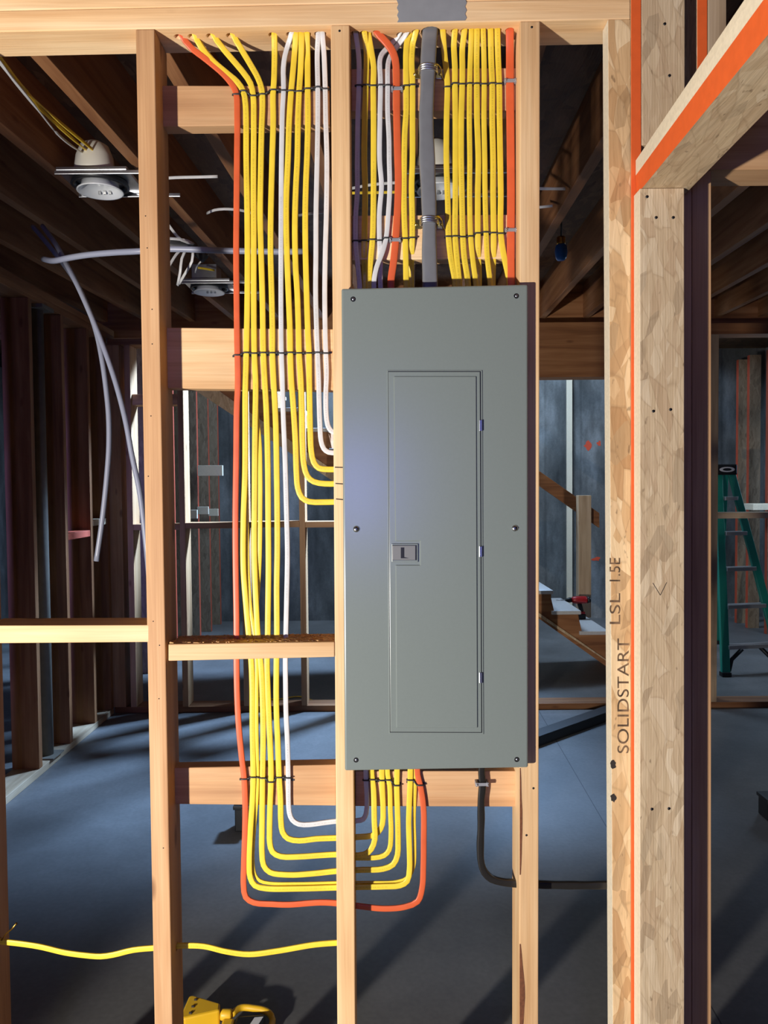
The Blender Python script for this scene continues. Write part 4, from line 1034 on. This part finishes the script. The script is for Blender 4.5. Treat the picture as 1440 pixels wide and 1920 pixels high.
gbox('wood_block', a.x, b.x, 7.2, 7.4198, b.z, a.z, 'edge_pale', 'whitish block beside the green ladder at the right edge', 'block')

# ------------------------------------------------------------------ stairs
SY0, SY1 = 5.74, 6.38
RUN, RISE = 52.0, 38.0
zn = lambda k: P(1036.5 + RUN * k, 1106.5 + RISE * k, SY0).z
xn = lambda k: P(1036.5 + RUN * k, 1106.5 + RISE * k, SY0).x
dz = zn(0) - zn(1); dx = xn(1) - xn(0)
KT = int(zn(0) / dz)                                # steps below the first visible tread
k_lo, k_hi = KT, -12
st = thing('staircase', (xn(0), SY0, 0), 'wooden stairs with white treads climbing left behind the panel', 'stairs')
def stringer(y, t):
    pts = []
    for k in range(k_hi, k_lo + 1):
        pts += [(xn(k) - dx + .015, y, zn(k) - .0285), (xn(k) - .02, y, zn(k) - .0285)]
    pts += [(xn(k_lo) - .02, y, .001)]
    A, B = P(1008, 1158, SY0), P(1133, 1247, SY0)
    sl = (B.z - A.z) / (B.x - A.x)
    line = lambda x: A.z + sl * (x - A.x)
    xf = A.x + (0.001 - A.z) / sl
    if xf < xn(k_lo) - .02: pts.append((xf, y, .001))
    xl = xn(k_hi) - dx + .015
    pts.append((xl, y, line(xl)))
    MB().poly(pts, (0, t, 0)).build('stringer', 'fir_dark_x', st)
    return line, sl


line, sl = stringer(SY0, .038)
stringer(SY1 - .038, .038)
xa_, xb2 = xn(k_hi) - .2, P(1190, 1290, SY0).x
h = .125
MB().hexa([(xa_, SY0 - .012, line(xa_) - h), (xb2, SY0 - .012, max(.002, line(xb2) - h)), (xb2, SY0 - .012, max(.004, line(xb2) - .006)), (xa_, SY0 - .012, line(xa_) - .006),
           (xa_, SY0 + .03, line(xa_) - h), (xb2, SY0 + .03, max(.002, line(xb2) - h)), (xb2, SY0 + .03, max(.004, line(xb2) - .006)), (xa_, SY0 + .03, line(xa_) - .006)]).build('carriage_board', 'lsl_gray_z', st, bevel=.001)
for k in range(k_hi, k_lo + 1):
    MB().box(xn(k) - dx - .012, xn(k), SY0 - .02, SY1, zn(k) - .028, zn(k)).build('tread', 'tread', st, bevel=.004)
    MB().box(xn(k) - .02 - .0, xn(k) - .004, SY0 + .038, SY1 - .038, max(.001, zn(k) - dz), zn(k) - .0285).build('riser', 'fir_dark_x', st)
# guard rail along the back of the stairs
nw = (1085, 1107)
NY = 6.3805
a, b = P(1085, 929, NY), P(1107, 1180, NY)
tag(MB().box(a.x, a.x + .105, NY, NY + .09, .36, a.z).build('newel_post', 'fir_gray_z', bevel=.003), 'square wooden newel post at the back of the stairs', 'post')
r0, r1 = P(1004, 878, NY + .091), P(1124, 962, NY + .091)
rl = (r1 - r0); r0 = r0 - rl * 2.2; hh = .125
MB_ = MB().hexa([(r0.x, NY + .0905, r0.z - hh), (r1.x, NY + .0905, r1.z - hh), (r1.x, NY + .0905, r1.z), (r0.x, NY + .0905, r0.z), (r0.x, NY + .128, r0.z - hh), (r1.x, NY + .128, r1.z - hh), (r1.x, NY + .128, r1.z), (r0.x, NY + .128, r0.z)])
tag(MB_.build('handrail', 'fir_dark_x', bevel=.003), 'brown board handrail sloping down to the newel post', 'handrail')
# pale strip standing against the concrete
a = P(1064.5, 900, 8.33); b = P(1074.5, 900, 8.33)
tag(MB().box(a.x, b.x, 8.36, 8.399, .0005, 2.9).build('furring_strip', 'edge_pale', bevel=.002), 'pale vertical strip on the concrete wall right of the panel', 'strip')
for px, py, w, h in ((1103, 836, 18, 20), (1123, 832, 9, 12), (1118, 1048, 20, 9)):
    p = P(px, py, 8.3985); pts = []; rr = random.Random(px)
    for k in range(12):
        an = 2 * math.pi * k / 12; e = rr.uniform(.5, 1.1)
        pts.append((p.x + w / 2 * e * math.cos(an) * 8.4 / F, 8.3985, p.z + h / 2 * e * math.sin(an) * 8.4 / F))
    o = MB().poly(pts, (0, .001, 0)).build('paint_mark', 'paint_mark')
    tag(o, {1103: 'larger orange paint blot on the concrete wall', 1123: 'small orange paint blot on the concrete, upper right', 1118: 'low orange paint dash on the concrete beside the newel post'}[px], 'paint mark', 'orange marks on the concrete')

# cordless drill standing on a tread
p = P(1089, 1154, 6.25); tz = [zn(k) for k in range(k_hi, k_lo + 1)]
p.z = min(tz, key=lambda v: abs(v - p.z)) + .0005
dr = thing('cordless_drill', p, 'red and black cordless drill standing on the stairs', 'drill')
X, Y, Z = p
MB().box(X - .035, X + .045, Y - .035, Y + .035, Z, Z + .055).build('battery', 'black', dr, bevel=.006)
MB().box(X - .030, X + .038, Y - .030, Y + .030, Z + .0552, Z + .078).build('battery_clip', 'drill_red', dr, bevel=.004)
MB().hexa([(X - .012, Y - .02, Z + .078), (X + .028, Y - .02, Z + .078), (X + .005, Y - .02, Z + .17), (X - .040, Y - .02, Z + .17), (X - .012, Y + .02, Z + .078), (X + .028, Y + .02, Z + .078), (X + .005, Y + .02, Z + .17), (X - .040, Y + .02, Z + .17)]).build('handle', 'black', dr, bevel=.008)
MB().lathe([(.02, -.09), (.036, -.07), (.040, -.03), (.040, .05), (.034, .07), (.028, .075)], (X - .01, Y, Z + .20), (1, 0, 0), 20).build('motor_housing', 'drill_red', dr, smooth=False)
MB().lathe([(.036, 0), (.030, .035), (.0, .036)], (X + .065, Y, Z + .20), (1, 0, 0), 18).build('end_cap', 'black', dr)
MB().lathe([(.026, 0), (.028, -.02), (.014, -.055), (.010, -.058)], (X - .10, Y, Z + .20), (1, 0, 0), 18).build('chuck', 'black', dr)
MB().lathe([(.006, 0), (.006, -.10)], (X - .157, Y, Z + .20), (1, 0, 0), 10).build('bit', 'alu', dr)

dr.scale = (.78, .78, .78)

# ------------------------------------------------------------------ step ladder
Lf = {}
lad = thing('step_ladder', Pz(1355, 1268, 0), 'green fibreglass step ladder with black top seen through right doorway', 'ladder')


def rail(a, b, w, d, name, mat):
    a, b = Vector(a), Vector(b)
    MB().hexa([a + Vector((-w, -d, 0)), a + Vector((w, -d, 0)), b + Vector((w * .9, -d, 0)), b + Vector((-w * .9, -d, 0)), a + Vector((-w, d, 0)), a + Vector((w, d, 0)), b + Vector((w * .9, d, 0)), b + Vector((-w * .9, d, 0))]).build(name, mat, lad, bevel=.004)


fl = Pz(1360, 1268, 0); fr = Pz(1468, 1262, 0); yT = 6.25
tl_, tr_ = P(1351, 886, yT), P(1371, 886, yT)
fl.z = fr.z = .03
rail(fl, tl_ + Vector((-.02, 0, 0)), .032, .018, 'front_rail', 'teal'); rail(fr, tr_, .032, .018, 'front_rail', 'teal')
bl_, br2 = Vector((fl.x + .02, 7.0, .03)), Vector((fr.x - .03, 7.0, .03))
rail(bl_, tl_ + Vector((.0, .07, 0)), .024, .014, 'rear_rail', 'teal'); rail(br2, tr_ + Vector((-.015, .07, 0)), .024, .014, 'rear_rail', 'teal')
for q_ in (fl, fr, bl_, br2): MB().box(q_.x - .036, q_.x + .036, q_.y - .03, q_.y + .03, 0.001, .034).build('foot', 'black', lad, bevel=.004)
c = (tl_ + tr_) / 2
MB().box(tl_.x - .06, tr_.x + .032, yT - .05, yT + .13, tl_.z - .02, tl_.z + .065).build('top_cap', 'black', lad, bevel=.012)
MB().poly([(c.x - .012 + .062 * math.cos(k * .2618) , yT - .0502, c.z + .024 + .021 * math.sin(k * .2618) * (1 if abs(math.cos(k * .2618)) < .98 else .4)) for k in range(24)], (0, -.001, 0)).build('emblem', 'label_white', lad)
MB().poly([(c.x - .012 + .036 * math.cos(k * .2618), yT - .0513, c.z + .024 + .011 * math.sin(k * .2618)) for k in range(24)], (0, -.0006, 0)).build('emblem_center', 'black', lad)
for i, py in enumerate((931, 996, 1062, 1131, 1205)):
    t = None
    lo, hi = 0., 1.
    for _ in range(30):
        m_ = (lo + hi) / 2; pp = fr.lerp(tr_, m_); v = CM.transposed() @ (pp - Vector((0, 0, CAMZ))); yy = 960 - F * v.y / -v.z
        if yy > py: lo = m_
        else: hi = m_
    A, B = fl.lerp(tl_, lo), fr.lerp(tr_, lo)
    MB().hexa([(A.x + .02, A.y - .035, A.z - .03), (B.x - .01, B.y - .035, A.z - .03), (B.x - .01, B.y - .035, A.z), (A.x + .02, A.y - .035, A.z), (A.x + .02, A.y + .045, A.z - .03), (B.x - .01, B.y + .045, A.z - .03), (B.x - .01, B.y + .045, A.z), (A.x + .02, A.y + .045, A.z)]).build('step', 'alu', lad, bevel=.002)
    if i == 4:
        for s, Q in ((1, A), (-1, B)):
            MB().tube([Vector((Q.x + s * .03, Q.y - .01, Q.z - .20)), Vector((Q.x + s * .05, Q.y - .01, Q.z - .11)), Vector((Q.x + s * .13, Q.y - .01, Q.z - .03))], .016, 8).build('brace', 'black', lad)

# ------------------------------------------------------------------ things on the floor
a, b = Pz(995, 1398, 0), Pz(1160, 1338, 0)
d = (b - a).normalized(); n = Vector((-d.y, d.x, 0)) * .045
tag(MB().hexa([a - n + Vector((0, 0, .001)), b - n + Vector((0, 0, .001)), b - n + Vector((0, 0, .06)), a - n + Vector((0, 0, .06)), a + n + Vector((0, 0, .001)), b + n + Vector((0, 0, .001)), b + n + Vector((0, 0, .06)), a + n + Vector((0, 0, .06))]).build('floor_beam', 'black', bevel=.004), 'long black bar lying on the floor right of the panel', 'bar')
for (px, py, w, h, lab) in ((459, 1560, .085, .115, 'black box on the floor behind the orange cable'), (1468, 1541, .13, .10, 'black box on the floor at the right edge of the photo')):
    p = Pz(px, py, 0); t = thing('junction_box', p, lab, 'box', 'black boxes on the floor')
    MB().box(p.x - w / 2, p.x + w / 2, p.y, p.y + .09, .001, h).build('body', 'black', t, bevel=.004)
    MB().box(p.x - w / 2 - .006, p.x + w / 2 + .006, p.y - .006, p.y + .096, h - .018, h - .001).build('lid', 'black', t, bevel=.003)
    MB().box(p.x - .012, p.x + .012, p.y - .010, p.y - .0062, h - .045, h - .012).build('clip', 'black_tie', t, bevel=.001)

# three way extension cord end
c0 = Pz(380, 1893, .05)
ext_ = thing('extension_cord', (c0.x, c0.y, 0), 'yellow extension cord with a three outlet end on the floor', 'extension cord')
v = (Pz(418, 1893, .05) - c0).normalized(); v.z = 0; v.normalize(); u = Vector((-v.y, v.x, 0)); zc = .038
def pl(a, b, z): return c0 + v * a + u * b + Vector((0, 0, z - .05))
prof = [(-.052, -.040), (-.050, .046), (-.040, .050), (.045, .016), (.050, -.014), (-.040, -.046)]
MB().poly([pl(a, b, .012) for a, b in prof], (0, 0, .046)).build('outlet_head', 'cord_yellow', ext_, bevel=.006)
for b in (-.026, 0, .028):
    MB().tube([pl(-.030, b, .0582), pl(-.022, b, .0584)], .0035, 8).build('socket', 'ink', ext_)
MB().lathe([(.013, 0), (.0145, .004), (.0145, .026), (.012, .030)], pl(.050, 0, .036), v, 18).build('strain_relief', 'cord_yellow', ext_)
cps = [pl(.078, 0, .036), Pz(452, 1889.5, .034), Pz(478, 1891, .031), Pz(494, 1894, .027), Pz(505, 1900, .020), Pz(511, 1912, .012), Pz(505, 1932, .010), Pz(480, 1975, .010)]
MB().tube(spline(cps, .008), .0088, 12).build('cord', 'cord_yellow', ext_)
p = Pz(474, 1929, .02)
pg = thing('cord_plug', (p.x, p.y, 0), 'dark plug with a white label beside the extension cord', 'plug')
MB().hexa([p + Vector((-.05, -.03, -.019)), p + Vector((.03, -.03, -.019)), p + Vector((.03, -.03, .02)), p + Vector((-.05, -.03, .015)), p + Vector((-.05, .03, -.019)), p + Vector((.03, .03, -.019)), p + Vector((.03, .03, .02)), p + Vector((-.05, .03, .015))]).build('body', 'black', pg, bevel=.006)
MB().hexa([p + Vector((-.012, -.028, .0175)), p + Vector((.012, -.028, .0195)), p + Vector((.012, -.028, .0202)), p + Vector((-.012, -.028, .0182)), p + Vector((.002, .018, .0182)), p + Vector((.026, .018, .0202)), p + Vector((.026, .018, .0209)), p + Vector((.002, .018, .0189))]).build('paper_label', 'label_white', pg)
MB().box(p.x - .085, p.x - .052, p.y - .02, p.y + .022, .002, .036).build('plug_end', 'cord_yellow', pg, bevel=.006)

# ------------------------------------------------------------------ overhead fittings
def can_light(px, py, d, label, s=1.0, cone='white_plastic', box=False):
    p = P(px, py, d); p.z = min(p.z, jz(d) + .03)
    t = thing('recessed_light', p, label, 'recessed light', 'recessed lights between the joists')
    X, Y, Z = p
    MB().hexa([(X - .11 * s, Y - .09, Z + .012), (X + .12 * s, Y - .09, Z + .012), (X + .12 * s, Y - .09, Z + .024), (X - .11 * s, Y - .09, Z + .024), (X - .11 * s, Y + .12, Z + .012), (X + .12 * s, Y + .12, Z + .012), (X + .12 * s, Y + .12, Z + .024), (X - .11 * s, Y + .12, Z + .024)]).build('mounting_frame', 'zinc', t, bevel=.002)
    for sx in (-.085, -.03, .035):
        MB().lathe([(.005, 0), (.005, -.004)], (X + sx, Y - .07, Z + .012), (0, 0, 1), 10).build('rivet', 'steel', t)
    if box: MB().box(X - .075, X + .05, Y - .05, Y + .06, Z + .0245, Z + .105).build('housing', 'zinc', t, bevel=.003)
    else: MB().lathe([(.066, .0245), (.066, .045), (.060, .09), (.046, .125), (.022, .14), (.001, .142)], (X - .015, Y, Z), (0, 0, 1), 32).build('housing', cone, t, smooth=True)
    # the open reflector hanging under the frame
    MB().lathe([(.058, .011), (.062, -.010), (.075, -.020), (.0755, -.0235), (.070, -.0235), (.056, -.004), (.030, .006), (.001, .0065)], (X, Y + .005, Z), (0, 0, 1), 36).build('reflector', 'reflector', t, smooth=False)
    MB().lathe([(.0762, .012), (.090, .010), (.094, -.004), (.080, -.006), (.0762, .012)], (X, Y + .005, Z), (0, 0, 1), 32, caps=False).build('collar_ring', 'black', t)
    for k in range(3):
        MB().box(X - .02 + k * .018 - .004, X - .02 + k * .018 + .004, Y + .05, Y + .056, Z - .013, Z + .004).build('spring_clip', 'steel', t)
    for sy in (-.085, .115):
        MB().box(X - .115, X + .24, Y + sy - .004, Y + sy + .004, Z + .0, Z + .0115).build('hanger_bar', 'zinc', t, bevel=.001)


can_light(187, 346, 2.62, 'recessed light with a white cone housing between the left joists')
can_light(392, 540, 3.85, 'recessed light with a square gray housing behind the left stud', box=True)
can_light(825, 345, 2.55, 'recessed light behind the service cable above the panel', s=.8)

# blue lamp in a brass base
p = P(1052, 488, 3.30)
t = thing('pendant_bulb', p, 'small blue bulb hanging upside down from the ceiling right of the panel', 'bulb')
MB().lathe([(.0001, -.002), (.016, 0), (.024, .012), (.027, .035), (.024, .058), (.018, .066)], p, (0, 0, 1), 24).build('globe', 'blue_glass', t, smooth=True)
MB().lathe([(.0175, .0655), (.0175, .072), (.019, .075), (.0175, .079), (.019, .083), (.0175, .087), (.019, .091), (.016, .098)], p, (0, 0, 1), 20).build('screw_base', 'brass', t, smooth=True)
MB().tube([p + Vector((0, 0, .0975)), p + Vector((.002, .0, .2)), Vector((p.x + .004, p.y, jz(3.3) + JH))], .0035, 8).build('wire', 'black', t)


def pipe(pts, r, name, mat, label, cat, group=None):
    o = MB().tube(spline([P(*a) for a in pts], .02), r, 12).build(name, mat)
    return tag(o, label, cat, group)


pipe([(62, 425, 3.0), (87, 455, 2.85), (112, 486, 2.75), (141, 527, 2.68), (162, 570, 2.64), (180, 621, 2.62), (191, 673, 2.60), (199, 731, 2.60), (203.5, 780, 2.6), (204, 837, 2.6), (200, 895, 2.6), (191, 979, 2.6), (180.5, 1052, 2.6)], .0085, 'plastic_pipe', 'pex', 'white plastic pipe hanging from the ceiling, the shorter one curling left', 'pipe', 'hanging white pipes')
pipe([(80, 424, 2.92), (105, 459, 2.72), (124, 494, 2.60), (150, 545, 2.53), (174, 600, 2.5), (196, 656, 2.48), (216, 715, 2.46), (234, 783, 2.45), (248, 857, 2.45), (261, 918, 2.45), (271, 996, 2.45), (279, 1080, 2.45), (283, 1150, 2.45)], .0085, 'plastic_pipe', 'pex', 'white plastic pipe hanging from the ceiling, the longer one reaching the stud', 'pipe', 'hanging white pipes')
pipe([(82, 486, 2.56), (101, 489, 2.50), (132, 483, 2.46), (164, 478, 2.44), (215, 473.5, 2.42), (262, 471, 2.4), (310, 467, 2.4), (367, 468, 2.4), (420, 470, 2.4), (475, 471, 2.4), (537, 472, 2.4), (568, 471, 2.4)], .0095, 'plastic_pipe', 'pex', 'white plastic pipe lying level across under the joists', 'pipe', 'hanging white pipes')
# cables along the ceiling at the left
def under(px, py):           # depth at which a sight line meets the underside of the joists
    lo, hi = 1.7, 5.3
    for _ in range(40):
        m_ = (lo + hi) / 2
        if P(px, py, m_).z < jz(m_) - .002: lo = m_
        else: hi = m_
    return lo


def ccable(pts, w, mat, name, label):
    pts = [(a[0], a[1], a[2] if a[2] else under(a[0], a[1])) for a in pts]
    o = MB().sweep(spline([P(*a) for a in pts], .02), w, .005).build(name, mat)
    tag(o, label, 'cable', 'ceiling cables')


ccable([(-40, 66, 1.95), (0, 117, 2.04), (27, 152, 2.12), (67, 201, 2.25), (111, 254, 2.42), (150, 284, 2.55), (180, 300, 2.70), (230, 327, 2.95)], .0095, 'c_white', 'white_cable', 'white cable slung under the joists at the top left')
ccable([(-40, 60, 1.95), (0, 108, 2.04), (44, 165, 2.17), (111, 228, 2.38), (178, 284, 2.58), (222, 324, 2.80), (258, 352, 3.0)], .010, 'c_yellow', 'yellow_cable', 'yellow cable slung under the joists at the top left')
ccable([(-40, 64, 1.96), (0, 113, 2.05), (36, 160, 2.16), (90, 218, 2.33), (150, 272, 2.52), (200, 312, 2.75), (250, 350, 3.0)], .010, 'c_yellow', 'yellow_cable', 'dull yellow cable between the two others under the left joists')
for pts, mat, nm, lab in (([(300, 398, 2.7), (322, 430, 2.75), (340, 450, 2.8), (362, 457, 2.85)], 'c_white', 'white_cable', 'white cable reaching the dark bundle behind the left stud'),
                          ([(318, 447, 2.80), (338, 449, 2.82), (352, 452, 2.84), (364, 459, 2.86)], 'c_white', 'white_cable', 'level white cable reaching the dark bundle'),
                          ([(342, 465, 2.80), (330, 478, 2.78), (320, 494, 2.76), (305, 520, 2.74)], 'c_white', 'white_cable', 'leftmost white cable drooping from the dark bundle'),
                          ([(350, 466, 2.80), (341, 485, 2.78), (338, 510, 2.78), (333, 535, 2.82)], 'c_white', 'white_cable', 'middle white cable drooping from the dark bundle'),
                          ([(362, 470, 2.82), (360, 490, 2.82), (350, 508, 2.84), (336, 532, 2.88)], 'c_white', 'white_cable', 'rightmost white cable drooping from the dark bundle'),
                          ([(390, 478, 0), (377, 490, 3.45), (369, 500, 3.5), (366, 512, 3.55)], 'c_white', 'white_cable', 'short white loop above the square housing light'),
                          ([(371, 502, 3.7), (385, 504, 3.72), (402, 507, 3.75)], 'c_yellow', 'yellow_cable', 'yellow cable end above the square housing light'),
                          ([(286, 336, 0), (330, 333, 0), (372, 332, 0), (408, 331, 0)], 'c_white', 'white_cable', 'straight white cable crossing behind the orange cable'),
                          ([(388, 400, 0), (402, 394, 0), (420, 392, 0), (450, 394, 0), (480, 402, 0)], 'c_white', 'white_cable', 'white cable bowing behind the orange cable'),
                          ([(560, 404, 0), (585, 400, 0), (612, 397, 0)], 'c_white', 'white_cable', 'short white cable behind the two short white ones'),
                          ([(660, 353, 0), (700, 346, 0), (752, 342, 0)], 'c_white', 'white_cable', 'level white cable behind those above the panel'),
                          ([(660, 362, 0), (715, 361, 0), (752, 360, 0)], 'c_yellow', 'yellow_cable', 'level yellow cable behind those above the panel'),
                          ([(990, 353, 0), (1035, 354, 0), (1060, 354, 0)], 'c_white', 'white_cable', 'upper white cable right of the right near stud'),
                          ([(985, 391, 0), (1018, 388, 0), (1036, 386, 0)], 'c_white', 'white_cable', 'lower white cable right of the right near stud')):
    ccable(pts, .0095 if 'loop' not in lab else .006, mat, nm, lab)
p = P(352, 459, 2.86)
tag(MB().sweep(spline([P(305, 452, 2.86), P(330, 458, 2.86), P(355, 462, 2.86), P(372, 474, 2.88), P(384, 486, 2.9)], .02), .034, .03, uv=False).build('wire_bundle', 'black'), 'black wrapped bundle of wires behind the left stud', 'bundle')
# thin cable lying on the floor beyond the far wall
ccp = [Pz(475, 1295, .006), Pz(490, 1308, .006), Pz(520, 1311, .006), Pz(560, 1306, .006), Pz(600, 1316, .006), Pz(650, 1312, .006)]
tag(MB().tube(spline(ccp, .03), .0045, 8).build('yellow_cable', 'c_yellow'), 'thin loose cable on the floor beyond the far wall', 'cable')
